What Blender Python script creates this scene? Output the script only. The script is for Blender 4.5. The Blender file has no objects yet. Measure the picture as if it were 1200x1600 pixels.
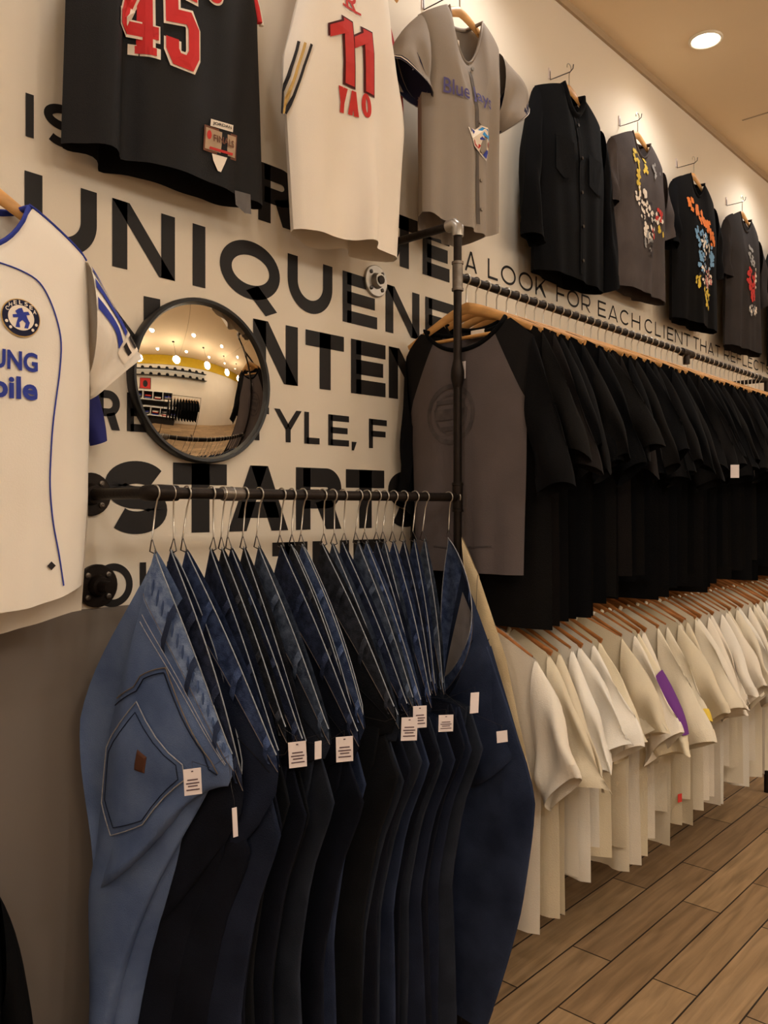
import bpy, math, random
from math import sin, cos, pi, sqrt, radians
from mathutils import Vector, Matrix

# ------------------------------------------------------------------ camera, light, exposure
C = bpy.context.scene.collection
SC = bpy.context.scene
F = 1290.0            # focal length in pixels of the 1200x1600 frame
HOR = 793.0           # row of the horizon
CH = 1.42             # camera height
CT, ST = 0.735, 0.678
WALL = 1.65           # distance from camera to the lettered wall
RAIL = 1.39           # distance of the rails from the camera (measured square to the wall)
CEIL = 3.38

cam_d = bpy.data.cameras.new('camera')
cam = bpy.data.objects.new('camera', cam_d); C.objects.link(cam)
cam.location = (0, 0, CH)
cam.rotation_euler = (pi/2, 0, -math.atan2(CT, ST))
cam_d.sensor_fit = 'VERTICAL'; cam_d.sensor_height = 36.0; cam_d.lens = F/1600*36
cam_d.shift_y = -(800-HOR)/1600
cam_d.clip_start = 0.02
SC.camera = cam

SC.view_settings.view_transform = 'Standard'
SC.view_settings.look = 'None'
SC.view_settings.gamma = 1.0
SC.view_settings.use_curve_mapping = False
SC.view_settings.exposure = 0.6
w = bpy.data.worlds.new('world'); SC.world = w; w.use_nodes = True
w.node_tree.nodes['Background'].inputs[0].default_value = (1, .85, .65, 1)
w.node_tree.nodes['Background'].inputs[1].default_value = 0.0

WALL_ROW_POWER = 10.0     # downlights nearest the lettered wall
ROOM_ROW_POWER = 16.0     # the other two rows
FILL_GLOBE_POWER = 54.0        # added globe lamps that brighten the ceiling and room
LAMP_COLOR = (1.0, 0.955, 0.885)
WALL_ROW_COLOR = (1.0, 1.0, 1.0)
DISC_STRENGTH = 14.0
DOWNLIGHTS = [(s, n) for n in (1.352, -0.5, -1.9) for s in (-1.75, -0.45, 0.85, 2.15, 3.45, 4.75, 6.05)]

# ------------------------------------------------------------------ helpers
def at(px, py, n):
    """point of the plane at distance n that the photo shows at (px, py)"""
    q = (px-600)/F; r = (HOR-py)/F
    dx = CT + q*ST; dy = ST - q*CT
    t = n/dy
    return Vector((dx*t, n, CH + r*t))

def lin(c):
    return tuple(((v/255)/12.92 if v/255 <= .04045 else ((v/255+.055)/1.055)**2.4) for v in c)

def nd(nt, t, **kw):
    n = nt.nodes.new(t)
    for k, v in kw.items(): setattr(n, k, v)
    return n

def mat(name, col, rough=.8, metal=0, vary=.12, vscale=6, bump=0, bscale=200, col2=None, spec=.3, sheen=0, emit=0, stretch=(1, 1, 1)):
    m = bpy.data.materials.new(name); m.use_nodes = True
    nt = m.node_tree; b = nt.nodes['Principled BSDF']
    b.inputs['Roughness'].default_value = rough; b.inputs['Metallic'].default_value = metal
    b.inputs['Specular IOR Level'].default_value = spec
    if sheen: b.inputs['Sheen Weight'].default_value = sheen
    c = lin(col)
    c2 = lin(col2) if col2 else tuple(v*(1-vary) for v in c)
    tc = nd(nt, 'ShaderNodeTexCoord'); mp = nd(nt, 'ShaderNodeMapping'); mp.inputs['Scale'].default_value = stretch
    nt.links.new(tc.outputs['Object'], mp.inputs[0])
    if vary or col2:
        no = nd(nt, 'ShaderNodeTexNoise'); no.inputs['Scale'].default_value = vscale; no.inputs['Detail'].default_value = 5
        nt.links.new(mp.outputs[0], no.inputs['Vector'])
        rp = nd(nt, 'ShaderNodeValToRGB'); rp.color_ramp.elements[0].position = .35; rp.color_ramp.elements[1].position = .65
        rp.color_ramp.elements[0].color = (*c2, 1); rp.color_ramp.elements[1].color = (*c, 1)
        nt.links.new(no.outputs['Fac'], rp.inputs[0]); nt.links.new(rp.outputs[0], b.inputs['Base Color'])
    else:
        b.inputs['Base Color'].default_value = (*c, 1)
    if bump:
        n2 = nd(nt, 'ShaderNodeTexNoise'); n2.inputs['Scale'].default_value = bscale; n2.inputs['Detail'].default_value = 3
        nt.links.new(mp.outputs[0], n2.inputs['Vector'])
        bp = nd(nt, 'ShaderNodeBump'); bp.inputs['Strength'].default_value = bump; bp.inputs['Distance'].default_value = .004
        nt.links.new(n2.outputs['Fac'], bp.inputs['Height']); nt.links.new(bp.outputs[0], b.inputs['Normal'])
    if emit:
        b.inputs['Emission Color'].default_value = (*c, 1); b.inputs['Emission Strength'].default_value = emit
    return m

class MB:
    def __init__(s): s.v = []; s.f = []
    def add(s, vs, fs):
        o = len(s.v); s.v += [tuple(p) for p in vs]; s.f += [tuple(i+o for i in f) for f in fs]
        return s
    def grid(s, rows, closed=False):
        n = len(rows[0]); vs = [p for r in rows for p in r]; fs = []
        for i in range(len(rows)-1):
            for j in range(n if closed else n-1):
                k = (j+1) % n
                fs.append((i*n+j, i*n+k, (i+1)*n+k, (i+1)*n+j))
        return s.add(vs, fs)
    def box(s, c, d, m=None):
        vs = [Vector((c[0]+x*d[0]/2, c[1]+y*d[1]/2, c[2]+z*d[2]/2)) for x in (-1, 1) for y in (-1, 1) for z in (-1, 1)]
        if m: vs = [m @ v for v in vs]
        return s.add(vs, [(0, 1, 3, 2), (4, 6, 7, 5), (0, 4, 5, 1), (2, 3, 7, 6), (0, 2, 6, 4), (1, 5, 7, 3)])
    def tube(s, path, r, n=8, closed=False, cap=True, flat=None):
        P = [Vector(p) for p in path]; N = len(P)
        R = r if isinstance(r, (list, tuple)) else [r]*N
        rows = []; up = None
        for i in range(N):
            if closed: t = (P[(i+1) % N]-P[i-1])
            else: t = P[min(i+1, N-1)]-P[max(i-1, 0)]
            t.normalize()
            if up is None:
                a = Vector((0, 0, 1)) if abs(t.z) < .9 else Vector((0, 1, 0))
                up = (a - t*a.dot(t)).normalized()
            else:
                up = (up - t*up.dot(t)); up.normalize()
            b = t.cross(up)
            rr = R[i]
            fx = flat if flat else 1
            rows.append([P[i] + up*(cos(2*pi*k/n)*rr) + b*(sin(2*pi*k/n)*rr*fx) for k in range(n)])
        if closed: rows.append(rows[0])
        o = len(s.v); s.grid(rows, True)
        if cap and not closed:
            s.f.append(tuple(o+k for k in range(n)))
            s.f.append(tuple(o+(N-1)*n+k for k in reversed(range(n))))
        return s
    def cyl(s, a, b, r, n=16): return s.tube([a, b], r, n)
    def disc(s, c, nrm, r, th, n=24):
        c = Vector(c); nrm = Vector(nrm)
        return s.tube([c, c+nrm*th], r, n)
    def build(s, name, m, parent=None, smooth=True, loc=None):
        me = bpy.data.meshes.new(name); me.from_pydata(s.v, [], s.f)
        if smooth:
            me.polygons.foreach_set('use_smooth', [True]*len(me.polygons))
            if smooth != 'all':
                me.set_sharp_from_angle(angle=radians(50))
        me.update()
        o = bpy.data.objects.new(name, me); C.objects.link(o)
        if m: me.materials.append(m)
        if parent: o.parent = parent
        if loc: o.location = loc
        return o

def thing(name, label, cat, loc=(0, 0, 0), rz=0, group=None):
    o = bpy.data.objects.new(name, None); C.objects.link(o)
    o.empty_display_size = .05
    o.location = loc; o.rotation_euler = (0, 0, rz)
    return tag(o, label, cat, group)
def tag(o, label, cat, group=None, kind=None):
    if label: o['label'] = label
    if cat: o['category'] = cat
    if group: o['group'] = group
    if kind: o['kind'] = kind
    return o
def struct(name, mb, m, smooth=False):
    o = mb.build(name, m, smooth=smooth); o['kind'] = 'structure'; return o

ORD = ['first', 'second', 'third', 'fourth', 'fifth', 'sixth', 'seventh', 'eighth', 'ninth', 'tenth', 'eleventh', 'twelfth',
       'thirteenth', 'fourteenth', 'fifteenth', 'sixteenth', 'seventeenth', 'eighteenth', 'nineteenth', 'twentieth']
TEN = ['', '', 'twenty', 'thirty', 'forty', 'fifty', 'sixty']
TENTH = {20: 'twentieth', 30: 'thirtieth', 40: 'fortieth', 50: 'fiftieth', 60: 'sixtieth'}
def ordw(i):   # 1-based
    if i <= 20: return ORD[i-1]
    return TENTH[i] if i % 10 == 0 else TEN[i//10] + '-' + ORD[i % 10-1]

def lerp(a, b, t): return a+(b-a)*t
def keyed(keys, x):
    if x <= keys[0][0]: return keys[0][1]
    for (x0, y0), (x1, y1) in zip(keys, keys[1:]):
        if x <= x1:
            t = (x-x0)/(x1-x0)
            if isinstance(y0, tuple): return tuple(lerp(p, q, t) for p, q in zip(y0, y1))
            return lerp(y0, y1, t)
    return keys[-1][1]
def smooth_path(pts, k=6):
    P = [Vector(p) for p in pts]; out = []
    for i in range(len(P)-1):
        p0 = P[max(i-1, 0)]; p1 = P[i]; p2 = P[i+1]; p3 = P[min(i+2, len(P)-1)]
        for j in range(k):
            t = j/k
            out.append(.5*((2*p1)+(p2-p0)*t+(2*p0-5*p1+4*p2-p3)*t*t+(3*p1-p0-3*p2+p3)*t**3))
    out.append(P[-1]); return out

# ------------------------------------------------------------------ materials
M = {}
M['iron'] = mat('black_iron', (44, 36, 31), .48, .7, .35, 30, .15, 120)
M['iron_light'] = mat('worn_iron', (120, 110, 100), .4, .8, .35, 40)
M['chrome'] = mat('bright_steel', (168, 162, 154), .38, .9, .1, 30)
M['wire'] = mat('hook_wire', (190, 182, 170), .3, .9, .1, 30)
M['dark_wire'] = mat('dark_hook_wire', (80, 75, 72), .35, .9, .1, 30)
M['wood'] = mat('hanger_wood', (214, 158, 92), .45, 0, .25, 14, 0, 1, spec=.4, stretch=(1, 4, 4))
M['wood_dark'] = mat('hanger_wood_brown', (176, 112, 58), .45, 0, .3, 14, 0, 1, spec=.4, stretch=(1, 4, 4))
M['black'] = [mat('black_cotton_%d' % i, c, .95, 0, .25, 8, .25, 350, spec=.12) for i, c in enumerate([(13, 12, 13), (16, 14, 14), (10, 10, 12), (19, 17, 16)])]
M['white'] = [mat('white_cotton_%d' % i, c, .9, 0, .06, 8, .2, 300, spec=.15) for i, c in enumerate([(222, 213, 198), (216, 206, 186), (226, 220, 209), (208, 196, 172), (218, 206, 180)])]
M['ink'] = mat('wall_vinyl', (34, 30, 29), .6, 0, .1, 4, spec=.25)
M['tagpaper'] = mat('tag_paper', (226, 212, 208), .8, 0, .05)
M['tagink'] = mat('tag_ink', (90, 70, 75), .8, 0, 0)
M['thread'] = mat('pale_thread', (205, 190, 160), .9, 0, .2, 60)

# ------------------------------------------------------------------ room
def wall_mat():
    m = mat('painted_wall', (224, 211, 192), .75, 0, .05, 1.5, .05, 250, spec=.2); return m
M['wall'] = wall_mat()
M['lower_wall'] = mat('lower_wall_darker', (122, 112, 103), .5, 0, .14, 2.2, .03, 200, spec=.3, stretch=(1, 1, .35))  # lower wall has a darker, greyer tone than the wall above
M['ceil'] = mat('ceiling_paint', (238, 212, 174), .8, 0, .05, 1.2)
M['trim'] = mat('cornice_paint', (176, 152, 122), .6, 0, .05)

def floor_mat():
    m = mat('wood_plank_tile', (150, 120, 88), .45, 0, 0, spec=.35)
    nt = m.node_tree; b = nt.nodes['Principled BSDF']
    tc = nd(nt, 'ShaderNodeTexCoord')
    br = nd(nt, 'ShaderNodeTexBrick'); br.offset = .37; br.squash = 1
    br.inputs['Scale'].default_value = 1; br.inputs['Brick Width'].default_value = .86; br.inputs['Row Height'].default_value = .136
    br.inputs['Mortar Size'].default_value = .0028; br.inputs['Mortar Smooth'].default_value = .1
    br.inputs['Color1'].default_value = (*lin((176, 146, 110)), 1); br.inputs['Color2'].default_value = (*lin((144, 116, 86)), 1)
    br.inputs['Mortar'].default_value = (*lin((52, 40, 30)), 1); br.inputs['Bias'].default_value = 0
    mp0 = nd(nt, 'ShaderNodeMapping'); mp0.inputs['Location'].default_value = (.2, -.005, 0)
    nt.links.new(tc.outputs['Object'], mp0.inputs[0]); nt.links.new(mp0.outputs[0], br.inputs['Vector'])
    mp = nd(nt, 'ShaderNodeMapping'); mp.inputs['Scale'].default_value = (2.0, 26, 1)
    nt.links.new(tc.outputs['Object'], mp.inputs[0])
    no = nd(nt, 'ShaderNodeTexNoise'); no.inputs['Scale'].default_value = 1.6; no.inputs['Detail'].default_value = 6; no.inputs['Distortion'].default_value = .6
    nt.links.new(mp.outputs[0], no.inputs['Vector'])
    rp = nd(nt, 'ShaderNodeValToRGB'); rp.color_ramp.elements[0].position = .3; rp.color_ramp.elements[1].position = .7
    rp.color_ramp.elements[0].color = (.62, .6, .57, 1); rp.color_ramp.elements[1].color = (1.1, 1.08, 1.05, 1)
    nt.links.new(no.outputs['Fac'], rp.inputs[0])
    mx = nd(nt, 'ShaderNodeMix', data_type='RGBA', blend_type='MULTIPLY'); mx.inputs[0].default_value = 1
    nt.links.new(br.outputs['Color'], mx.inputs[6]); nt.links.new(rp.outputs[0], mx.inputs[7])
    nt.links.new(mx.outputs[2], b.inputs['Base Color'])
    bp = nd(nt, 'ShaderNodeBump'); bp.inputs['Strength'].default_value = .4; bp.inputs['Distance'].default_value = .003; bp.invert = True
    nt.links.new(br.outputs['Fac'], bp.inputs['Height']); nt.links.new(bp.outputs[0], b.inputs['Normal'])
    return m

X0, X1, Y0 = -3.0, 8.0, -2.7
LOWER_TOP = 1.205
struct('floor', MB().box(((X0+X1)/2, (Y0+WALL)/2, -.05), (X1-X0+.4, WALL-Y0+.4, .1)), floor_mat())
struct('ceiling', MB().box(((X0+X1)/2, (Y0+WALL)/2, CEIL+.05), (X1-X0+.4, WALL-Y0+.4, .1)), M['ceil'])
struct('wall_back', MB().box(((X0+X1)/2, WALL+.05, (LOWER_TOP+CEIL)/2), (X1-X0, .1, CEIL-LOWER_TOP)), M['wall'])
struct('wall_back_lower', MB().box(((X0+X1)/2, WALL+.05, LOWER_TOP/2), (X1-X0, .1, LOWER_TOP)), M['lower_wall'])
struct('wall_front', MB().box(((X0+X1)/2, Y0-.05, CEIL/2), (X1-X0, .1, CEIL)), M['wall'])
struct('wall_left', MB().box((X0-.05, (Y0+WALL)/2, CEIL/2), (.1, WALL-Y0, CEIL)), M['wall'])
struct('wall_right', MB().box((X1+.05, (Y0+WALL)/2, CEIL/2), (.1, WALL-Y0, CEIL)), M['wall'])
struct('trim_1', MB().box(((X0+X1)/2, WALL-.006, CEIL-.016), (X1-X0, .012, .032)), M['trim'])
M['mustard'] = mat('mustard_paint', (206, 168, 32), .6, 0, .08)
struct('trim_2', MB().box(((X0+X1)/2, Y0+.02, CEIL-.26), (X1-X0, .04, .5)), M['mustard'])
# shallow joint lines across the ceiling
seam = MB()
for s in (1.9, 4.3, 6.7): seam.box((s, -.8, CEIL-.0015), (.008, 4.6, .003))
struct('trim_3', seam, M['trim'])

# ------------------------------------------------------------------ downlights
M['lampdisc'] = mat('lamp_diffuser', (255, 236, 208), .5, 0, 0, emit=DISC_STRENGTH)
M['lampring'] = mat('lamp_ring', (235, 222, 200), .5, 0, 0)
def downlight(s, n, label):
    t = thing('downlight', label, 'ceiling light', (s, n, CEIL), group='recessed ceiling downlights')
    MB().tube([(.062*cos(a), .062*sin(a), -.004) for a in [2*pi*k/32 for k in range(32)]], .007, 8, closed=True).build('ring', M['lampring'], t)
    MB().disc((0, 0, -.002), (0, 0, -1), .056, .003, 32).build('diffuser', M['lampdisc'], t)
    l = bpy.data.lights.new('downlight_lamp', 'SPOT'); l.energy = WALL_ROW_POWER if n > 1 else ROOM_ROW_POWER; l.color = WALL_ROW_COLOR if n > 1 else LAMP_COLOR
    l.spot_size = radians(150); l.spot_blend = .8; l.shadow_soft_size = .055
    lo = bpy.data.objects.new('downlight_lamp', l); C.objects.link(lo); lo.parent = t; lo.location = (0, 0, -.03)
for (s, n) in DOWNLIGHTS:
    row = {1.352: 'along the lettered wall', -.5: 'along the middle of the room', -1.9: 'along the yellow band'}[n]
    if (s, n) == (3.45, 1.352): lb = 'lit round downlight visible in the ceiling above the wall of black tees'
    else: lb = 'round ceiling downlight %s, %s from the left' % (row, ordw([-1.75, -0.45, 0.85, 2.15, 3.45, 4.75, 6.05].index(s)+1))
    downlight(s, n, lb)

M['globe'] = mat('fill_globe', (255, 240, 214), .4, 0, 0, emit=6)
for i, s in enumerate((-1.1, 0.2, 1.5, 2.8, 4.1, 5.4)):  # added globes, put in to light the ceiling and the clothes from the front
    t = thing('added_fill_lamp', 'opal globe pendant lamp over the middle of the shop, %s from the left' % ordw(i+1), 'pendant lamp', (s, -1.2, CEIL), group='globe pendants')
    MB().cyl((0, 0, 0), (0, 0, -.56), .004, 8).build('cord', M['iron'], t)
    MB().tube([(0, 0, 0), (0, 0, -.02)], .05, 20).build('canopy', M['iron'], t)
    MB().tube([(0, 0, -.54), (0, 0, -.56), (0, 0, -.60)], [.02, .03, .03], 16).build('socket', M['iron'], t)
    mb = MB(); mb.grid([[(.11*sin(p)*cos(q), .11*sin(p)*sin(q), -.70+.11*cos(p)) for q in [2*pi*k/24 for k in range(24)]] for p in [pi*k/14 for k in range(2, 15)]], True)
    mb.build('globe', M['globe'], t, smooth='all')
    l = bpy.data.lights.new('fill_light', 'POINT'); l.energy = FILL_GLOBE_POWER; l.color = LAMP_COLOR; l.shadow_soft_size = .125
    lo = bpy.data.objects.new('fill_light', l); C.objects.link(lo); lo.parent = t; lo.location = (0, 0, -.70)

# ------------------------------------------------------------------ wall lettering: strokes as pairs of rails, cap height 1
def glyph(ch, w, t):
    S = []
    def ln(x0, z0, x1, z1, tt=t):
        d = Vector((x1-x0, z1-z0)); d.normalize(); p = Vector((-d.y, d.x))*tt/2
        S.append(([(x0+p.x, z0+p.y), (x1+p.x, z1+p.y)], [(x0-p.x, z0-p.y), (x1-p.x, z1-p.y)]))
    def rails(L, R): S.append((L, R))
    def arc(cx, cz, rx, rz, a0, a1, tt=t, n=28):
        L = []; R = []
        for k in range(n+1):
            a = radians(lerp(a0, a1, k/n)); 
            L.append((cx+(rx+tt/2)*cos(a), cz+(rz+tt/2)*sin(a))); R.append((cx+(rx-tt/2)*cos(a), cz+(rz-tt/2)*sin(a)))
        S.append((L, R))
    def path(pts):
        P = [Vector(p) for p in pts]; L = []; R = []
        for i in range(len(P)):
            d0 = (P[i]-P[i-1]).normalized() if i else (P[1]-P[0]).normalized()
            d1 = (P[i+1]-P[i]).normalized() if i < len(P)-1 else d0
            n0 = Vector((-d0.y, d0.x)); n1 = Vector((-d1.y, d1.x)); m_ = (n0+n1).normalized(); k = t/2/max(.45, m_.dot(n0))
            L.append(tuple(P[i]+m_*k)); R.append(tuple(P[i]-m_*k))
        S.append((L, R))
    h = t/2
    if ch == 'I': ln(w/2, 0, w/2, 1, min(t, w))
    elif ch == 'N':
        ln(h, 0, h, 1); ln(w-h, 0, w-h, 1); rails([(0, 1), (w-1.15*t, 0)], [(1.15*t, 1), (w, 0)])
    elif ch in 'OQ':
        arc(w/2, .5, w/2-h, .5-h, 0, 360, n=48)
        if ch == 'Q': rails([(w*.62, .26), (w*.95, -.13)], [(w*.42, .14), (w*.75, -.24)])
    elif ch == 'U':
        r = w/2-h; z = r+h
        ln(h, z, h, 1); ln(w-h, z, w-h, 1); arc(w/2, z, r, z-h, 180, 360)
    elif ch in 'EFL':
        ln(h, 0, h, 1)
        if ch != 'F': ln(t*.5, h, w, h)
        if ch != 'L': ln(t*.5, 1-h, w, 1-h); ln(t*.5, .5, w*.93, .5)
    elif ch == 'T': ln(0, 1-h, w, 1-h); ln(w/2, 0, w/2, 1)
    elif ch == 'H': ln(h, 0, h, 1); ln(w-h, 0, w-h, 1); ln(h, .5, w-h, .5)
    elif ch == 'A':
        a = t*.56
        rails([(0, 0), (w/2-a, 1)], [(1.1*t, 0), (w/2+a*.9, 1)]); rails([(w-1.1*t, 0), (w/2-a*.9, 1)], [(w, 0), (w/2+a, 1)])
        rails([(w*.22, .2+t*.8), (w*.78, .2+t*.8)], [(w*.15, .2), (w*.85, .2)])
    elif ch == 'Y':
        rails([(0, 1), (w/2-h, .38)], [(1.12*t, 1), (w/2+h*.6, .5)]); rails([(w-1.12*t, 1), (w/2-h*.6, .5)], [(w, 1), (w/2+h, .38)])
        ln(w/2, 0, w/2, .46)
    elif ch == 'K':
        ln(h, 0, h, 1); rails([(w-1.3*t, 1), (t*.6, .36)], [(w-.05, 1), (t*.6, .18)]); rails([(w*.30, .55), (w-1.2*t, 0)], [(w*.55, .66), (w, 0)])
    elif ch in 'RPDB':
        ln(h, 0, h, 1)
        if ch == 'D':
            r = .5-h; rx = min(w*.55, .5)
            ln(h, 1-h, w-rx, 1-h); ln(h, h, w-rx, h); arc(w-rx, .5, rx-h, r, -90, 90)
        else:
            zb = .34; r = (1-zb)/2; rx = min(r*1.05, w*.5)
            ln(h, 1-h, w-rx, 1-h); ln(h, zb+h, w-rx, zb+h); arc(w-rx, zb+r, rx-h, r-h, -90, 90)
            if ch == 'R': rails([(w*.42, zb+t*.3), (w-1.12*t, 0)], [(w*.42+1.12*t, zb+t*.6), (w, 0)])
    elif ch == 'C': arc(w/2, .5, w/2-h, .5-h, 42, 318, n=40)
    elif ch == 'S':
        rx = w/2-h; rz = (1-t)/4
        pts = [(w/2+rx*cos(radians(a)), .5+rz+rz*sin(radians(a))) for a in range(28, 271, 9)]
        pts += [(w/2+rx*cos(radians(a)), .5-rz+rz*sin(radians(a))) for a in range(81, -153, -9)]
        L = []; R = []
        for i, p in enumerate(pts):
            q0 = Vector(pts[max(i-1, 0)]); q1 = Vector(pts[min(i+1, len(pts)-1)]); d = (q1-q0).normalized()
            L.append((p[0]-d.y*h, p[1]+d.x*h)); R.append((p[0]+d.y*h, p[1]-d.x*h))
        S.append((L, R))
    elif ch == ',': rails([(0, .17), (0, -.12)], [(w, .17), (w*.45, -.12)])
    elif ch == '1':
        ln(w-h, 0, w-h, 1); rails([(0, .78), (w-t*.5, 1)], [(0, .60), (w-t*.5, .80)])
    elif ch == '4':
        ln(w*.70, 0, w*.70, 1); ln(0, .26+h*.2, w, .26+h*.2); ln(w*.70-h*.2, 1-h*.5, h*.95, .26+h*.6); ln(w*.70-t*.8, h*.6, w*.70+t*.8, h*.6, t*.6)
    elif ch == '5':
        path([(w*.95, 1-h), (h, 1-h), (h, .56), (w*.66, .60), (w-h, .50), (w-h, .20), (w*.68, h), (w*.30, h), (h, .18), (h, .30)])
    return S

def lettering(label, letters, zt, zb, t, dv=.0012):
    """letters: (char, px left, px right); zt / zb: pixel rows given as two points of the row's top and bottom line"""
    def zline(pts, s):
        a = at(*pts[0], WALL); b = at(*pts[1], WALL)
        return lerp(a.z, b.z, (s-a.x)/(b.x-a.x))
    base = at(letters[0][1], HOR-100, WALL).x
    t_ = thing('wall_lettering', label, 'wall lettering', (base, WALL, zline(zb, base)))
    for ch, x0, x1 in letters:
        pm = HOR-100
        s0 = at(x0, pm, WALL).x; s1 = at(x1, pm, WALL).x
        cap = zline(zt, (s0+s1)/2)-zline(zb, (s0+s1)/2)
        k = (s1-s0)/cap; mb = MB()
        for L, R in glyph(ch, k, t):
            mb.grid([[Vector((s0+x*cap, WALL-dv, lerp(zline(zb, s0+x*cap), zline(zt, s0+x*cap), z))) - t_.location for x, z in side] for side in (R, L)])
        mb.build('letter' if ch != ',' else 'comma', M['ink'], t_, smooth=False)
    return t_

def spread(word, x0, x1, wd={'I': .35, 'L': .72, 'E': .78, 'F': .76, 'T': .86, 'A': 1.0, 'O': 1.12, 'C': 1.02, 'R': .88, 'K': .9, 'H': .96, 'N': 1.0, 'S': .84}, gap=.24):
    """letters of a word between two pixel columns, spaced evenly along the wall"""
    a = at(x0, 693, WALL).x; b = at(x1, 693, WALL).x
    tot = sum(wd[c] for c in word)+gap*(len(word)-1); k = (b-a)/tot; s = a; out = []
    def px(s):
        # invert: column of wall point s
        X = s*ST-WALL*CT; Z = s*CT+WALL*ST
        return 600+F*X/Z
    for c in word:
        out.append((c, px(s), px(s+wd[c]*k))); s += (wd[c]+gap)*k
    return out

lettering('medium black wall letters IS at the upper left of the wall',
          [('I', 39.5, 52.5), ('S', 68, 128)], ((40, 145), (128, 175)), ((40, 213), (128, 240)), .21)
lettering('bold black wall letters R and TE partly behind the jerseys',
          [('R', 403, 462), ('A', 470, 545), ('T', 610, 652), ('E', 660, 702)], ((403, 251), (660, 349)), ((403, 343), (660, 428)), .27)
lettering('bold black wall lettering reading UNIQUENE below the black jersey',
          [('U', 38, 151), ('N', 175, 273), ('I', 298, 323), ('Q', 343, 437), ('U', 449, 519), ('E', 535, 589), ('N', 602, 655), ('E', 664, 712)],
          ((37.5, 266), (664, 463)), ((38, 383), (664, 533)), .245)
lettering('bold black wall lettering with NTE to the right of the convex mirror',
          [('N', 120, 250), ('N', 395, 465), ('T', 477, 537), ('E', 548, 602), ('N', 607, 665)], ((224, 462.5), (548, 529)), ((224, 572), (548, 614)), .27)
lettering('medium black wall lettering with YLE, F between mirror and grey raglan shirt',
          [('R', 150, 187), ('E', 198, 240), ('T', 381, 420), ('Y', 428, 471), ('L', 475, 499), ('E', 512.5, 545), (',', 549, 557), ('F', 576, 604)], ((160, 609), (576, 654)), ((160, 671), (576, 700)), .2)
lettering('heavy black wall lettering reading START behind the jeans rail',
          [('S', 163, 261), ('T', 270, 354), ('A', 356, 450), ('R', 462, 533), ('T', 540, 600), ('S', 606, 660)], ((270, 722.5), (539, 733)), ((270, 833), (539, 826)), .31)
lettering('thin black wall letters at the wall foot colour change beside the lower flange',
          [('Y', 60, 105), ('O', 145, 207), ('U', 218, 270)], ((180, 880), (300, 876)), ((180, 948), (300, 938)), .17)
lettering('black wall letters just above the row of jeans',
          [('T', 425, 480), ('H', 488, 545), ('E', 552, 600)], ((420, 848), (600, 842)), ((420, 925), (600, 912)), .28)
look = []
for wd_, a_, b_ in (('A', 726, 745), ('LOOK', 762, 853), ('FOR', 869, 922), ('EACH', 934, 1000), ('CLIENT', 1007, 1078), ('THAT', 1083, 1125), ('REFLECTS', 1131, 1203)):
    look += spread(wd_, a_, b_)
lettering('thin black wall lettering reading A LOOK FOR EACH CLIENT THAT above the black tees', look, ((732, 392), (1130, 543)), ((732, 424), (1130, 561)), .13)

# ------------------------------------------------------------------ pipe fittings
def flange(name_lb, p, m, stub=.03, nrm=(0, -1, 0)):
    t = thing('pipe_flange', name_lb, 'pipe flange', p, group='pipe flanges on the wall')
    p0 = Vector((0, 0, 0)); n = Vector(nrm)
    pl = MB()
    pl.tube([n*0, n*.008, n*.0095], [.046, .046, .044], 28)
    pl.tube([n*.008, n*.026], [.024, .019], 20)
    pl.build('plate', m, t)
    for k in range(4):
        a = pi/4+k*pi/2; c = Vector((cos(a)*.033, 0, sin(a)*.033))
        MB().tube([c+n*.009, c+n*.0125, c+n*.014], [.0062, .006, .003], 10).build('screw', M['dark_wire'] if m is not M['iron'] else M['iron_light'], t)
    MB().tube([n*.02, n*stub], .0125, 14).build('nipple', M['iron'], t)
    return t
pz = at(715, 430, RAIL); PS = at(715, 430, RAIL).x
R_TOP = at(715, 350, RAIL).z; R_BLACK = at(715, 432, RAIL).z; R_JEAN = 1.448; R_WHITE = 1.19
LS = .865
flange('dark pipe flange on the wall at the left end of the jeans rail', (LS, WALL, R_JEAN), M['iron'])
flange('dark capped pipe flange below the jeans rail beside the letter O', at(150, 915, WALL)+Vector((0, 0, 0)), M['iron'], .06)
flange('bright steel flange on the wall below the white jersey', at(585, 440, WALL), M['chrome'], .03)
flange('dark pipe flange behind the white jersey holding the top arm', (PS, WALL, R_TOP), M['iron'])
flange('dark pipe flange at the right end behind the black tees', (4.32, WALL, R_BLACK), M['iron'])

rk = thing('pipe_rack', 'black iron pipe clothes rack with post, arms and three rails', 'clothes rack', (PS, RAIL, 0))
def part(mb, name, m, par=rk):
    o = mb.build(name, m, par); o.matrix_parent_inverse = Matrix.Translation(-par.location); return o
r = .0115
part(MB().cyl((PS, RAIL, 0), (PS, RAIL, R_TOP), r), 'post', M['iron'])
part(MB().disc((PS, RAIL, 0), (0, 0, 1), .05, .01), 'foot_flange', M['iron'])
part(MB().cyl((PS, WALL-.028, R_TOP), (PS, RAIL, R_TOP), r), 'top_arm', M['iron'])
part(MB().tube([(PS, RAIL+.035, R_TOP), (PS, RAIL+.01, R_TOP), (PS, RAIL, R_TOP-.01), (PS, RAIL, R_TOP-.034)], [.0165, .0175, .0175, .0165], 16), 'elbow', M['chrome'])
part(MB().cyl((LS, WALL-.028, R_JEAN), (LS, RAIL, R_JEAN), r), 'wall_arm', M['iron'])
part(MB().tube([(LS, RAIL+.04, R_JEAN), (LS, RAIL+.008, R_JEAN), (LS+.008, RAIL, R_JEAN), (LS+.045, RAIL, R_JEAN)], [.0155, .0165, .0165, .0155], 16), 'elbow', M['iron'])
part(MB().cyl((LS, RAIL, R_JEAN), (PS, RAIL, R_JEAN), r), 'jeans_rail', M['iron'])
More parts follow.
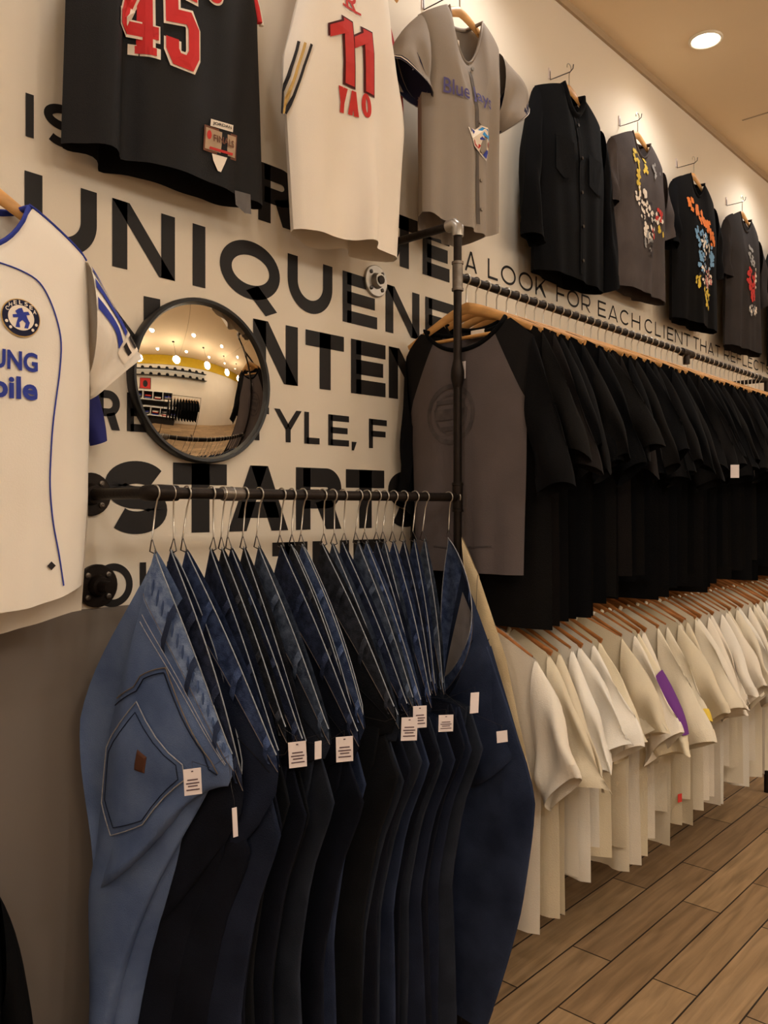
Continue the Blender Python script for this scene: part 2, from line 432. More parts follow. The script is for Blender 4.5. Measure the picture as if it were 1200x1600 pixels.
part(MB().tube([(LS+.15, RAIL, R_JEAN), (LS+.155, RAIL, R_JEAN), (LS+.2, RAIL, R_JEAN), (LS+.205, RAIL, R_JEAN)], [.0118, .0145, .0145, .0118], 16), 'coupling', M['iron_light'])
part(MB().cyl((PS, RAIL, R_BLACK), (5.3, RAIL, R_BLACK), r), 'upper_rail', M['iron'])
part(MB().cyl((PS, RAIL, R_WHITE), (5.3, RAIL, R_WHITE), r), 'lower_rail', M['iron'])
for z in (R_BLACK, R_JEAN, R_WHITE):
    part(MB().tube([(PS, RAIL, z+.04), (PS, RAIL, z+.033), (PS, RAIL, z+.032), (PS, RAIL, z-.032), (PS, RAIL, z-.033), (PS, RAIL, z-.04)], [.0165, .0165, .0145, .0145, .0165, .0165], 16), 'tee_fitting', M['iron_light'] if z == R_BLACK else M['iron'])
zc = at(715, 580, RAIL).z
part(MB().tube([(PS, RAIL, zc+.03), (PS, RAIL, zc), (PS, RAIL, zc-.02), (PS, RAIL, zc-.045)], [.012, .0185, .0185, .0125], 16), 'coupling', M['iron'])
sx = at(1072, 553, RAIL).x
part(MB().tube([(sx-.05, RAIL, R_BLACK), (sx-.048, RAIL, R_BLACK), (sx+.048, RAIL, R_BLACK), (sx+.05, RAIL, R_BLACK)], [.0118, .0165, .0165, .0118], 16).cyl((sx, RAIL, R_BLACK), (sx, RAIL, R_BLACK-.045), .015), 'rail_joint', M['iron'])
part(MB().cyl((4.32, WALL-.028, R_BLACK), (4.32, RAIL, R_BLACK), r), 'wall_arm', M['iron'])
part(MB().cyl((4.32, RAIL, 0), (4.32, RAIL, R_BLACK), r), 'post', M['iron'])

# ------------------------------------------------------------------ hangers
def hanger(label, loc, rz, hook_r=.0145, group=None, m=None, wide=.212, bar=True, hook_h=.062, yaw=0):
    """origin on the rail's axis; wood centre is hook_h+.02 below"""
    t = thing('coat_hanger', label, 'clothes hanger', loc, rz+yaw, group)
    m = m or M['wood']
    zc = -hook_h-.018
    b = MB(); pts = []; rr = []
    for k in range(-9, 10):
        a = k/9
        pts.append((a*wide, 0, zc-.078*abs(a)**1.25 - .006*(1-cos(a*pi))/2)); rr.append(lerp(.0165, .0085, abs(a)**.8))
    b.tube(pts, rr, 10, flat=.42)
    b.build('wood_arm', m, t)
    h = MB()
    ring = [(hook_r*cos(a), 0, hook_r*sin(a)*1.0) for a in [radians(d) for d in range(195, -76, -15)]]
    path = ring[:-1] + [(hook_r*.25, 0, -hook_r*1.25), (0, 0, -hook_r-.012), (0, 0, zc+.008)]
    h.tube(path, .0021, 6)
    h.build('hook', M['wire'], t)
    if bar:
        MB().tube([(-wide*.78, 0, zc-.072), (-wide*.6, 0, zc-.082), (wide*.6, 0, zc-.082), (wide*.78, 0, zc-.072)], .0055, 8).build('trouser_bar', m, t)
    return t

# ------------------------------------------------------------------ garments
class Garment:
    """two sheets of cloth hanging from a hanger: x across, z up, front towards -y. z = 0 at the neck point."""
    def __init__(s, sw=.22, nw=.085, slope=.06, dipf=.09, dipb=.02, L=.72, prof=((0, .22), (.3, .25), (1, .26)), T=.035, seed=0, amp=.012, skew=0, thin_top=.4, hemcurve=0, folds=None, lift=0, hem_tilt=0):
        s.__dict__.update(locals()); del s.__dict__['s']
        R = random.Random(seed)
        s.fk = [(R.uniform(1.2, 2.2), R.uniform(0, 6), R.uniform(-1, 1), .42), (R.uniform(2.6, 3.8), R.uniform(0, 6), R.uniform(-1.2, 1.2), .36),
                (R.uniform(4.5, 6.5), R.uniform(0, 6), R.uniform(-1, 1), .22)]
        s.d1 = R.uniform(3, 5); s.d2 = R.uniform(0, 6)
    def hw(s, b): return keyed(s.prof, b)
    def ztop(s, a, back=False):
        u = abs(a)*s.sw
        if u < s.nw:
            k = 1-(u/s.nw)**2
            return -(s.dipb if back else s.dipf)*k**.8
        k = (u-s.nw)/(s.sw-s.nw)
        return -s.slope*(k**1.15)
    def zbot(s, a, back=False): return -s.L + s.hemcurve*a*a + s.hem_tilt*a - (s.lift if back else 0)
    def fold(s, a, b):
        f = 0
        for k, p, c, A in s.fk: f += A*sin(k*a*pi/1.0+p+c*b*2)
        f *= s.amp*(b**1.3)
        f += s.amp*.35*sin(s.d1*(a*.8+b*2.2)+s.d2)*sin(pi*min(1, b*1.3))*(1-b*.5)
        if s.folds:
            for a0, w_, A, b0 in s.folds:
                f += A*math.exp(-((a-a0)/w_)**2)*max(0, min(1, (b-b0)/.4))
        return f
    def thick(s, a, b):
        tb = lerp(s.thin_top, 1, min(1, b/.28)**.7)
        return s.T*tb*max(0, 1-abs(a)**2.6)**.5
    def pt(s, a, b, back=False, off=0):
        zt = s.ztop(a, back); zb = s.zbot(a, back)
        z = lerp(zt, zb, b)
        x = a*s.hw(b) + s.skew*b*b + .25*s.fold(a, b)*cos(a*7)
        y = (s.thick(a, b)*(1 if back else -1)) + s.fold(a, b)*(1-.25*abs(a)**4)
        return Vector((x, y-off if not back else y+off, z))
    def body(s, name, m, par, nu=30, nv=34, b0=0, b1=1):
        mb = MB()
        for back in (False, True):
            rows = []
            for j in range(nv+1):
                b = lerp(b0, b1, j/nv)
                rows.append([s.pt(-1+2*i/nu, b, back) for i in range(nu+1)])
            if back: rows = [list(reversed(r)) for r in rows]
            mb.grid(rows)
        return mb.build(name, m, par, smooth='all')
    def ab(s, u, z):
        b = min(1, max(0, -z/s.L)); a = 0
        for _ in range(8):
            a = max(-1, min(1, (u-s.skew*b*b)/s.hw(b)))
            zt = s.ztop(a); zb = s.zbot(a); b = (zt-z)/(zt-zb); b = max(0, min(1, b))
        return a, b
    def front(s, u, z, off=.003):
        a, b = s.ab(u, z)
        p = s.pt(a, b); return Vector((u, p.y-off, z))
    def collar(s, name, m, par, rad=.006, back=True, front=True, V=0):
        mb = MB(); an = s.nw/s.sw*.99
        pts = [s.pt(lerp(-an, an, k/16), 0) + Vector((0, -.001, 0)) for k in range(17)] if front else []
        if back: pts += [s.pt(lerp(an, -an, k/12), 0, True) for k in range(1, 12)]
        mb.tube(pts, rad, 8, closed=(back and front), flat=.6)
        return mb.build(name, m, par, smooth='all')
    def sleeve(s, name, m, par, sd, end_top, end_bot, bu=.3, Ts=.035, mid=None, K=14, n=22, seed=0, amp=.006, yshift=0, t1=1.0, t0=0, mouth=0):
        """sd = +1 or -1; end_top / end_bot = (x, z) of the outer and inner cuff corners for the + side"""
        R = random.Random(seed*7+3 + (1 if sd > 0 else 0)); ph = [R.uniform(0, 6) for _ in range(4)]
        S0 = Vector((s.sw*.985, s.ztop(1))); U0 = Vector((s.hw(bu)*.97, lerp(s.ztop(1), s.zbot(1), bu)))
        E0 = Vector(end_top); E1 = Vector(end_bot)
        def P(k, an):
            k = k*(1-mouth*max(0, sin(an))*k)
            if mid:
                m0, m1 = Vector(mid[0]), Vector(mid[1])
                q = lambda A, B_, D: (1-k)**2*A + 2*k*(1-k)*B_ + k*k*D
                top = q(S0, m0, E0); bot = q(U0, m1, E1)
            else:
                top = S0.lerp(E0, k) + Vector((.012, .012))*sin(pi*k)*.8; bot = U0.lerp(E1, k)
            c = (1+cos(an))/2
            p = bot.lerp(top, c)
            y = -sin(an)*Ts*lerp(.75, 1, k) + amp*(sin(3*an+ph[0]+4*k)+.7*sin(5*c+ph[1]+7*k))*min(1, k*2+.1) + yshift*k*k
            rip = amp*.55*sin(13*k+ph[2]+2.5*cos(an+ph[3]))*k*k
            return Vector((sd*(p.x+rip*.7), y-rip*sin(an), p.y+rip*.5))
        mb = MB(); mb.grid([[P(lerp(t0, t1, k/K), 2*pi*i/n) for i in range(n)] for k in range(K+1)], True)
        o = mb.build(name, m, par, smooth='all')
        return o, P

def sleeve_strip(P, name, m, par, a0, a1, k0, k1, off=.002, n=14):
    mb = MB(); mb.grid([[P(lerp(k0, k1, i/n), lerp(a0, a1, j/3)) + Vector((0, -off if sin((a0+a1)/2) > -.05 else off, off*.5)) for j in range(4)] for i in range(n+1)])
    return mb.build(name, m, par, smooth='all')

def cuff(P, name, m, par, k0=.93, k1=1.0, sc=1.03, n=22):
    def grow(r):
        c = sum(r, Vector())/len(r); return [c+(p-c)*sc for p in r]
    mb = MB(); mb.grid([grow([P(lerp(k0, k1, i/3), 2*pi*j/n) for j in range(n)]) for i in range(4)], True)
    return mb.build(name, m, par, smooth='all')

def price_tag(par, p, w=.03, h=.05, yaw=0, name='price_tag', lines=True, tilt=0, m=None):
    """paper tag; local position p = top centre; lies in the local x-z plane turned by yaw"""
    Rz = Matrix.Translation(p) @ Matrix.Rotation(yaw, 4, 'Z') @ Matrix.Rotation(tilt, 4, 'Y')
    o = MB().box((0, 0, -h/2), (w, .0012, h), Rz).build(name, m or M['tagpaper'], par, smooth=False)
    if lines:
        mb = MB()
        for i, (fw, z) in enumerate([(.12, .1), (.6, .42), (.75, .55), (.55, .66), (.75, .8)]):
            mb.box((0, -.0009, -h*z), (w*fw, .0006, h*.045), Rz)
        mb.build('print', M['tagink'], o, smooth=False)
    return o

def conform(polys, fn, name, m, par):
    mb = MB()
    for vs, fs in polys: mb.add([fn(x, z) for x, z in vs], fs)
    return mb.build(name, m, par, smooth=False)

def rail_polys(L, R, sub=3):
    """rails -> quads, each subdivided"""
    vs = []; fs = []
    Ls = []; Rs = []
    for i in range(len(L)-1):
        k = sub if len(L) < 6 else 1
        for j in range(k):
            t = j/k
            Ls.append((lerp(L[i][0], L[i+1][0], t), lerp(L[i][1], L[i+1][1], t))); Rs.append((lerp(R[i][0], R[i+1][0], t), lerp(R[i][1], R[i+1][1], t)))
    Ls.append(L[-1]); Rs.append(R[-1])
    for a, b in zip(Ls, Rs): vs += [a, ((a[0]+b[0])/2, (a[1]+b[1])/2), b]
    for i in range(len(Ls)-1):
        for j in (0, 1): fs.append((3*i+j, 3*i+j+1, 3*i+j+4, 3*i+j+3))
    return vs, fs

def glyph_polys(ch, x0, z0, w_, h_, t, shear=0):
    return [rail_polys([(x0+x*h_, z0+z*h_+shear*x*h_) for x, z in L], [(x0+x*h_, z0+z*h_+shear*x*h_) for x, z in R]) for L, R in glyph(ch, w_/h_, t)]

def text_polys(txt, x0, x1, z0, z1, bold=.0, shear=0):
    cu = bpy.data.curves.new('t', 'FONT'); cu.body = txt; cu.offset = bold; cu.resolution_u = 4
    ob = bpy.data.objects.new('t', cu); C.objects.link(ob)
    me = ob.to_mesh()
    vs = [(v.co.x, v.co.y) for v in me.vertices]; fs = [tuple(p.vertices) for p in me.polygons]
    ob.to_mesh_clear(); bpy.data.objects.remove(ob); bpy.data.curves.remove(cu)
    ax = min(v[0] for v in vs); bx = max(v[0] for v in vs); az = min(v[1] for v in vs); bz = max(v[1] for v in vs)
    out = []
    for x, z in vs:
        p = (x-ax)/(bx-ax); q = (z-az)/(bz-az); out.append((lerp(x0, x1, p), lerp(z0, z1, q)+shear*p))
    return [(out, fs)]

def disc_polys(cx, cz, rx, rz=None, n=24, a0=0):
    rz = rz or rx
    vs = [(cx, cz)]+[(cx+rx*cos(2*pi*k/n+a0), cz+rz*sin(2*pi*k/n+a0)) for k in range(n)]
    return [(vs, [(0, 1+k, 1+(k+1) % n) for k in range(n)])]
def ring_polys(cx, cz, r0, r1, n=36):
    L = [(cx+r0*cos(2*pi*k/n), cz+r0*sin(2*pi*k/n)) for k in range(n+1)]; R = [(cx+r1*cos(2*pi*k/n), cz+r1*sin(2*pi*k/n)) for k in range(n+1)]
    return [rail_polys(L, R)]
def poly(pts): return [(list(pts), [tuple(range(len(pts)))])]
def line_polys(pts, wd):
    L = []; R = []
    P = [Vector(p) for p in pts]
    for i in range(len(P)):
        d = (P[min(i+1, len(P)-1)]-P[max(i-1, 0)]).normalized()
        L.append((P[i].x-d.y*wd/2, P[i].y+d.x*wd/2)); R.append((P[i].x+d.y*wd/2, P[i].y-d.x*wd/2))
    return [rail_polys(L, R)]

# ------------------------------------------------------------------ garments on the lettered wall
HZ = .094     # neck point sits this far below the hook's centre
def wall_hook(label, s, z, n):
    t = thing('wall_hook', label, 'wall hook', (s, WALL, z), group='wire hooks on the wall')
    d = WALL-n
    MB().tube([(0, -.0, .03), (0, -.004, .012), (0, -.006, -.016), (0, -d*.4, -.0165), (0, -d-.004, -.0165), (0, -d-.016, -.008), (0, -d-.018, .006)], .0019, 8).build('wire', M['dark_wire'], t)
    MB().box((0, -.002, .008), (.012, .004, .04)).build('back_plate', M['tagpaper'], t, smooth=False)
    return t
def hang(s, z0, n, what, group='wooden hangers on the wall', m=None, wide=.2, bar=False, yaw=0):
    wall_hook('wire wall hook holding the hanger of %s' % what, s, z0+HZ, n)
    return hanger('wooden coat hanger on the wall holding %s' % what, (s, n, z0+HZ), 0, group=group, m=m, wide=wide, bar=bar, yaw=yaw)
def px2(o, off=0):
    """pixel -> local x, z on the wall garment o (its front plane, off in front of the hanger)"""
    a = o.rotation_euler.z; ca, sa = cos(a), sin(a)
    def f(px, py):
        d = at(px, py, 1.0)-Vector((0, 0, CH)); L = o.location
        # local y of the ray point t*d: -sin*(x-Lx) + cos*(y-Ly) = -off
        t = (-off - sa*L.x + ca*L.y)/(-sa*d.x + ca*d.y)
        p = d*t + Vector((0, 0, CH)) - L
        return (ca*p.x+sa*p.y, p.z)
    return f
def pxpolys(f, polys):
    return [([f(x, y) for x, y in vs], fs) for vs, fs in polys]
def blobs(o, g, name, m, cells, seed, size=.012, off=.003):
    """irregular printed patches; cells: list of (x, z, rx, rz, count)"""
    R = random.Random(seed)
    for cx, cz, rx, rz, k in cells:
        P = []
        for _ in range(k):
            a = R.uniform(0, 2*pi); d = sqrt(R.random()); x = cx+rx*d*cos(a); z = cz+rz*d*sin(a)
            nn = R.choice((5, 6, 7)); ra = R.uniform(0, 6)
            P += poly([(x+size*R.uniform(.5, 1.3)*cos(ra+2*pi*q/nn), z+size*R.uniform(.5, 1.3)*sin(ra+2*pi*q/nn)) for q in range(nn)])
        conform(P, lambda x, z: g.front(x, z, off+R.random()*.0006), name, m, o)

RED = mat('red_twill', (204, 44, 44), .75, 0, .08, 30)
RED2 = mat('print_red', (196, 52, 46), .8, 0, .1, 30)
OFFW = mat('print_white', (236, 222, 204), .8, 0, .05, 30)
DKRED = mat('print_dark_red', (78, 26, 24), .8, 0, 0)
NAVY = mat('navy_knit', (28, 30, 56), .85, 0, .1, 30)
BLUE = mat('royal_blue', (44, 58, 148), .75, 0, .08, 20)
PURP = mat('purple_script', (88, 82, 132), .75, 0, .05)
SKYB = mat('sky_blue_print', (60, 150, 214), .75, 0, .05)
ORNG = mat('orange_print', (226, 122, 52), .75, 0, .1, 60)
YELL = mat('yellow_print', (222, 190, 70), .75, 0, .1, 60)
PALEB = mat('pale_blue_print', (118, 160, 196), .75, 0, .1, 60)
PINK = mat('pink_print', (206, 128, 120), .75, 0, .1, 60)
GREYP = mat('grey_print', (150, 146, 142), .8, 0, .1, 60)
GREENP = mat('olive_print', (128, 126, 52), .8, 0, .1, 60)
JBLACK = mat('black_mesh_jersey', (16, 14, 15), .7, 0, .12, 6, .25, 500, spec=.25)
JWHITE = mat('white_mesh_jersey', (236, 224, 208), .75, 0, .04, 6, .12, 500, spec=.2)
JGREY = mat('grey_baseball_knit', (152, 140, 128), .85, 0, .07, 6, .15, 500, spec=.2)
SOCC = mat('white_soccer_polyester', (232, 222, 208), .55, 0, .05, 5, .08, 300, spec=.3)
CHAR = mat('charcoal_washed_cotton', (82, 74, 72), .95, 0, .22, 9, .2, 300, spec=.12)
GOLD = mat('gold_trim', (198, 160, 92), .7, 0, .05)
DARK = mat('dark_trim', (40, 34, 34), .8, 0, 0)
BROWN = mat('leather_brown', (88, 54, 38), .6, 0, .15, 40)

# black basketball jersey with number
zb = 2.14
cxs = (at(108, 235, 1.57).x+at(402, 335, 1.57).x)/2
o = thing('basketball_jersey', 'black basketball jersey with red number 45 hanging at upper left', 'jersey', (cxs, 1.575, zb+.87))
g = Garment(sw=.15, nw=.1, slope=.03, dipf=.15, dipb=.03, L=.87, prof=((0, .15), (.2, .16), (.32, .185), (.42, .225), (.47, .236), (1, .25)), T=.05, seed=5, amp=.012, folds=[(-.72, .13, -.03, .25), (-.48, .1, .028, .3), (.15, .2, -.012, .4)])
g.body('body', JBLACK, o, 40, 40)
g.collar('collar', RED, o, .008)
f = px2(o, .05)
F45 = lambda off: (lambda x, z: g.front(x, z, off))
def bb(f, x0, y0, x1, y1):
    a = f(x0, (y0+y1)/2); b = f(x1, (y0+y1)/2); t = f((x0+x1)/2, y0); c = f((x0+x1)/2, y1)
    return a[0], c[1], b[0]-a[0], t[1]-c[1]
for ch, box in (('4', (185, -58, 249, 80)), ('5', (254, -28, 309, 112))):
    x, z, w_, h_ = bb(f, *box)
    op = conform(glyph_polys(ch, x, z, w_, h_, .20), F45(.0030), 'number_outline', OFFW, o)
    conform(glyph_polys(ch, x+.004, z+.004, w_-.008, h_-.008, .155), F45(.0046), 'number', RED, o)
# lower edge of the team letters above the number
for bx in ((318, -48, 348, 8),):
    x, z, w_, h_ = bb(f, *bx)
    conform(glyph_polys('S' if bx[0] == 318 else 'L', x, z, w_, h_, .24), F45(.003), 'letter_outline', OFFW, o)
    conform(glyph_polys('S' if bx[0] == 318 else 'L', x+.004, z+.004, w_-.008, h_-.008, .19), F45(.0046), 'letter', RED, o)
PATCH = mat('patch_beige', (178, 150, 122), .8, 0, .1, 60); PATCHB = mat('patch_brown', (112, 70, 52), .8, 0, .1, 60)
pa = conform(pxpolys(f, poly([(316, 196), (374, 210), (372, 250), (314, 236)])), F45(.003), 'hem_patch', PATCHB, o)
conform(pxpolys(f, poly([(318.5, 200), (371.5, 213), (369.5, 246), (316.5, 233)])), F45(.0038), 'patch_field', PATCH, pa)
conform(pxpolys(f, poly([(327, 187), (366, 195), (365, 206), (326, 198)])), F45(.0038), 'patch_tab', OFFW, pa)
conform(pxpolys(f, poly([(329, 241), (354, 247), (350, 256), (343, 270), (338, 268), (331, 252)])), F45(.0036), 'patch_trophy', OFFW, pa)
conform(pxpolys(f, poly([(325, 230), (365, 239), (364, 243), (324, 234)])), F45(.0046), 'patch_stripe', RED2, pa)
conform(pxpolys(f, disc_polys(324, 212, 4, 7)), F45(.0046), 'patch_ball', RED2, pa)
def slant_text(txt, x0, y0, x1, y1, h, bold=.02):
    A = f(x0, y0); B = f(x1, y1); Cc = f(x0, y0-h)
    return text_polys(txt, A[0], B[0], A[1], Cc[1], bold, shear=B[1]-A[1])
conform(slant_text('JORDAN', 330, 197, 362, 203.5, 6), F45(.0046), 'patch_name', DARK, pa)
conform(slant_text('FINALS', 331, 222, 367, 231, 11), F45(.0048), 'patch_word', PATCHB, pa)
HT = mat('hem_label_grey', (92, 86, 84), .5, 0, .15, 60)
ht = conform(pxpolys(f, poly([(370, 296), (396, 302), (397, 333), (388, 331), (372, 318)])), F45(.003), 'hem_label', HT, o)
conform(pxpolys(f, sum([poly([(373+5*i, 300+i), (375+5*i, 300.5+i), (375+5*i, 313+i), (373+5*i, 312.5+i)]) for i in range(4)], [])), F45(.0038), 'label_letters', OFFW, ht)
# trim of the right armhole
arm = [g.pt(1, lerp(.1, .47, k/10), False) for k in range(11)]
arm = [p+Vector((.004, -.006, 0)) for p in arm]
MB().tube(arm, .008, 8).build('armhole_trim', RED, o); MB().tube([p+Vector((.012, .006, 0)) for p in arm], .006, 8).build('armhole_trim', OFFW, o)
hang(cxs, zb+.87, 1.575, 'the black number 45 jersey')

# white basketball jersey
cw = 1.515
o = thing('basketball_jersey', 'white basketball jersey with red number 11 beside the black jersey', 'jersey', (cw, 1.53, 2.10+.8))
g = Garment(sw=.145, nw=.09, slope=.03, dipf=.10, dipb=.03, L=.8, prof=((0, .145), (.25, .165), (.36, .188), (.46, .212), (.54, .216), (.64, .206), (1, .182)), T=.055, seed=11, amp=.011, folds=[(.12, .16, -.03, .45), (-.35, .22, .022, .4)], lift=.0, hem_tilt=0)
g.body('body', JWHITE, o, 40, 40); g.collar('collar', RED2, o, .006)
f = px2(o, .05); FN = lambda off: (lambda x, z: g.front(x, z, off))
for bx in ((514, 22, 552, 132), (549, 42, 580, 148)):
    x, z, w_, h_ = bb(f, *bx)
    conform(glyph_polys('1', x, z, w_, h_, .235), FN(.003), 'number_outline', DKRED, o)
    conform(glyph_polys('1', x+.005, z+.005, w_-.009, h_-.010, .185), FN(.0045), 'number', RED2, o)
for ch, bx in (('Y', (528, 137, 541, 176)), ('A', (543, 144, 557, 182)), ('O', (560, 149, 573, 187))):
    x, z, w_, h_ = bb(f, *bx); conform(glyph_polys(ch, x, z, w_, h_, .2), FN(.003), 'letter', RED2, o)
x, z, w_, h_ = bb(f, 543, -20, 560, 16)
conform(glyph_polys('R', x, z, w_, h_, .14)+line_polys([(x-.012, z+.004), (x+w_+.014, z+.004)], .006), FN(.003), 'chest_emblem', RED2, o)
for i, (mm, wd_) in enumerate(((DARK, .006), (GOLD, .006), (DARK, .006))):
    conform([p for p in line_polys([f(492-7*i, 66-i*4), f(482-7*i, 100), f(474-6*i, 132), f(466-3.0*i, 168)], wd_)], FN(.003), 'armhole_trim', mm, o)
hang(cw, 2.9, 1.53, 'the white number 11 jersey')

# jersey behind it: only the flame coloured sleeve comes out
def flame():
    m = mat('flame_gradient', (200, 40, 30), .8, 0, 0); nt = m.node_tree; b = nt.nodes['Principled BSDF']
    tc = nd(nt, 'ShaderNodeTexCoord'); sx_ = nd(nt, 'ShaderNodeSeparateXYZ'); mr = nd(nt, 'ShaderNodeMapRange')
    mr.inputs[1].default_value = -.27; mr.inputs[2].default_value = -.52
    rp = nd(nt, 'ShaderNodeValToRGB'); e = rp.color_ramp.elements
    e[0].color = (*lin((176, 30, 34)), 1); e[1].color = (*lin((226, 190, 70)), 1); e[1].position = 1
    k = e.new(.42); k.color = (*lin((206, 60, 34)), 1); k = e.new(.7); k.color = (*lin((226, 132, 36)), 1)
    nt.links.new(tc.outputs['Object'], sx_.inputs[0]); nt.links.new(sx_.outputs[2], mr.inputs[0]); nt.links.new(mr.outputs[0], rp.inputs[0]); nt.links.new(rp.outputs[0], b.inputs['Base Color'])
    return m
o = thing('jersey', 'jersey mostly hidden behind the white number 11 jersey with a red to yellow sleeve showing', 'jersey', (1.63, 1.612, 2.915))
g = Garment(sw=.12, nw=.07, slope=.05, dipf=.08, L=.68, prof=((0, .12), (.3, .11), (1, .12)), T=.014, seed=2, amp=.004)
g.body('body', JWHITE, o, 20, 20); g.collar('collar', RED2, o, .005)
f = px2(o)
FL = flame()
g.sleeve('sleeve', FL, o, 1, f(617, 268), f(601, 268), bu=.34, Ts=.014, mid=(f(646, 150), f(606, 200)), amp=.002)
g.sleeve('sleeve', FL, o, -1, (.16, -.5), (.1, -.5), bu=.34, Ts=.012, amp=.002)

# grey baseball jersey
cb = 1.965
o = thing('baseball_jersey', 'grey short sleeved baseball jersey with blue bird emblem hanging behind the post', 'jersey', (cb, 1.505, 2.885), radians(-9))
g = Garment(sw=.165, nw=.068, slope=.055, dipf=.15, dipb=.02, L=.665, prof=((0, .165), (.3, .15), (.6, .15), (1, .148)), T=.07, seed=21, amp=.014, hemcurve=.05, folds=[(-.25, .18, -.02, .2), (.5, .2, .02, .2)])
g.body('body', JGREY, o, 40, 40); g.collar('collar', JGREY, o, .006)
s1, P1 = g.sleeve('sleeve', JGREY, o, -1, (.27, -.225), (.125, -.30), bu=.42, Ts=.06, amp=.007, seed=4)
s2, P2 = g.sleeve('sleeve', JGREY, o, 1, (.30, -.19), (.175, -.30), bu=.38, Ts=.055, amp=.007, seed=5)
for P_, s_ in ((P1, s1), (P2, s2)):
    cuff(P_, 'cuff_band', NAVY, s_, .955, 1.0, 1.02); cuff(P_, 'cuff_stripe', OFFW, s_, .972, .985, 1.035)
    mb = MB(); mb.grid([[(lambda c, p: c+(p-c)*.97)(sum([P_(k, 2*pi*i/22) for i in range(22)], Vector())/22, P_(k, 2*pi*j/22)) for j in range(22)] for k in (.55, .75, .99)], True); mb.grid([[P_(.5, 2*pi*j/22).lerp(sum([P_(.55, 2*pi*i/22) for i in range(22)], Vector())/22, q) for j in range(22)] for q in (0, .98)], True)
    mb.build('lining', NAVY, s_, smooth='all')
FN = lambda off: (lambda x, z: g.front(x, z, off))
conform(line_polys([(0, -.15), (.004, -.3), (-.003, -.45), (0, -.64)], .012), FN(.002), 'placket', mat('placket_dark_grey', (96, 88, 82), .85, 0, 0), o)  # placket strip in a darker grey than the knit
for k in range(6):
    MB().tube([g.front(.011, -.17-k*.085, .002), g.front(.011, -.17-k*.085, .006)], .0055, 12).build('button', JGREY if k else GREYP, o)
f = px2(o, .06)
def slant2(txt, x0, y0, x1, y1, h, bold=.0):
    A = f(x0, y0); B = f(x1, y1); Cc = f(x0, y0-h)
    return text_polys(txt, A[0], B[0], A[1], Cc[1], bold, shear=B[1]-A[1])
conform(slant2('Blue', 696, 142, 727, 160, 24, .01)+slant2('Jays', 737, 160, 763, 182, 27, .01), FN(.007), 'chest_script', PURP, o)
f = px2(o, .06)
eb = conform(pxpolys(f, poly([(722, 203), (736, 206), (746, 199), (758, 202), (766, 212), (769, 222), (768, 233), (762, 240), (756, 254), (746, 248), (741, 240), (729, 234), (726, 222)])), FN(.003), 'chest_emblem', OFFW, o)
conform(pxpolys(f, poly([(738, 208), (747, 202), (757, 205), (763, 213), (765, 220), (756, 218), (746, 213)])), FN(.0042), 'emblem_head', SKYB, eb)
conform(pxpolys(f, poly([(725, 206), (736, 209), (745, 215), (752, 222), (744, 222), (733, 217)])+poly([(757, 236), (765, 232), (760, 240), (755, 251), (747, 246), (751, 241)])), FN(.0042), 'emblem_crest', BLUE, eb)
conform(pxpolys(f, poly([(729, 223), (737, 226), (744, 231), (741, 236), (731, 232)])+poly([(762, 221), (765, 224), (767, 222), (766, 232), (761, 231), (759, 226)])), FN(.0046), 'emblem_red', RED2, eb)
MB().box((0, .03, -.075), (.05, .004, .05)).build('neck_label', OFFW, o, smooth=False)
hang(cb, 2.885, 1.505, 'the grey baseball jersey', yaw=radians(-9), wide=.155)

# black long sleeved jacket
cj = 2.705
o = thing('jacket', 'black long sleeved button front jacket hanging on the wall above the upper rail', 'jacket', (cj, 1.565, 2.95))
JK = M['black'][2]
g = Garment(sw=.235, nw=.075, slope=.06, dipf=.09, dipb=.01, L=.70, prof=((0, .235), (.3, .235), (1, .235)), T=.05, seed=31, amp=.013)
g.body('body', JK, o, 36, 36)
for sd, sx_ in ((1, 0), (-1, 1)):
    s_, P_ = g.sleeve('sleeve', JK, o, sd, (.315, -.66 if sd > 0 else -.6), (.225, -.70 if sd > 0 else -.62), bu=.3, Ts=.04, mid=((.325, -.3), (.25, -.42)), amp=.008, seed=31, yshift=-.02)
    cuff(P_, 'cuff_band', M['black'][0], s_, .93, 1, 1.04)
g.collar('collar', JK, o, .016)
conform(line_polys([(0, -.09), (.003, -.35), (0, -.68)], .032), lambda x, z: g.front(x, z, .004), 'placket', M['black'][0], o)
for k in range(5):
    MB().tube([g.front(0, -.13-k*.125, .004), g.front(0, -.13-k*.125, .009)], .006, 10).build('button', M['dark_wire'], o)
for sd in (-1, 1):
    conform(poly([(sd*.06, -.22), (sd*.17, -.22), (sd*.17, -.34), (sd*.115, -.36), (sd*.06, -.34)]), lambda x, z: g.front(x, z, .005), 'chest_pocket', M['black'][0], o)
MB().box((-.01, .02, -.06), (.045, .004, .05)).build('neck_label', OFFW, o, smooth=False)
hang(cj, 2.95, 1.565, 'the black button front jacket')

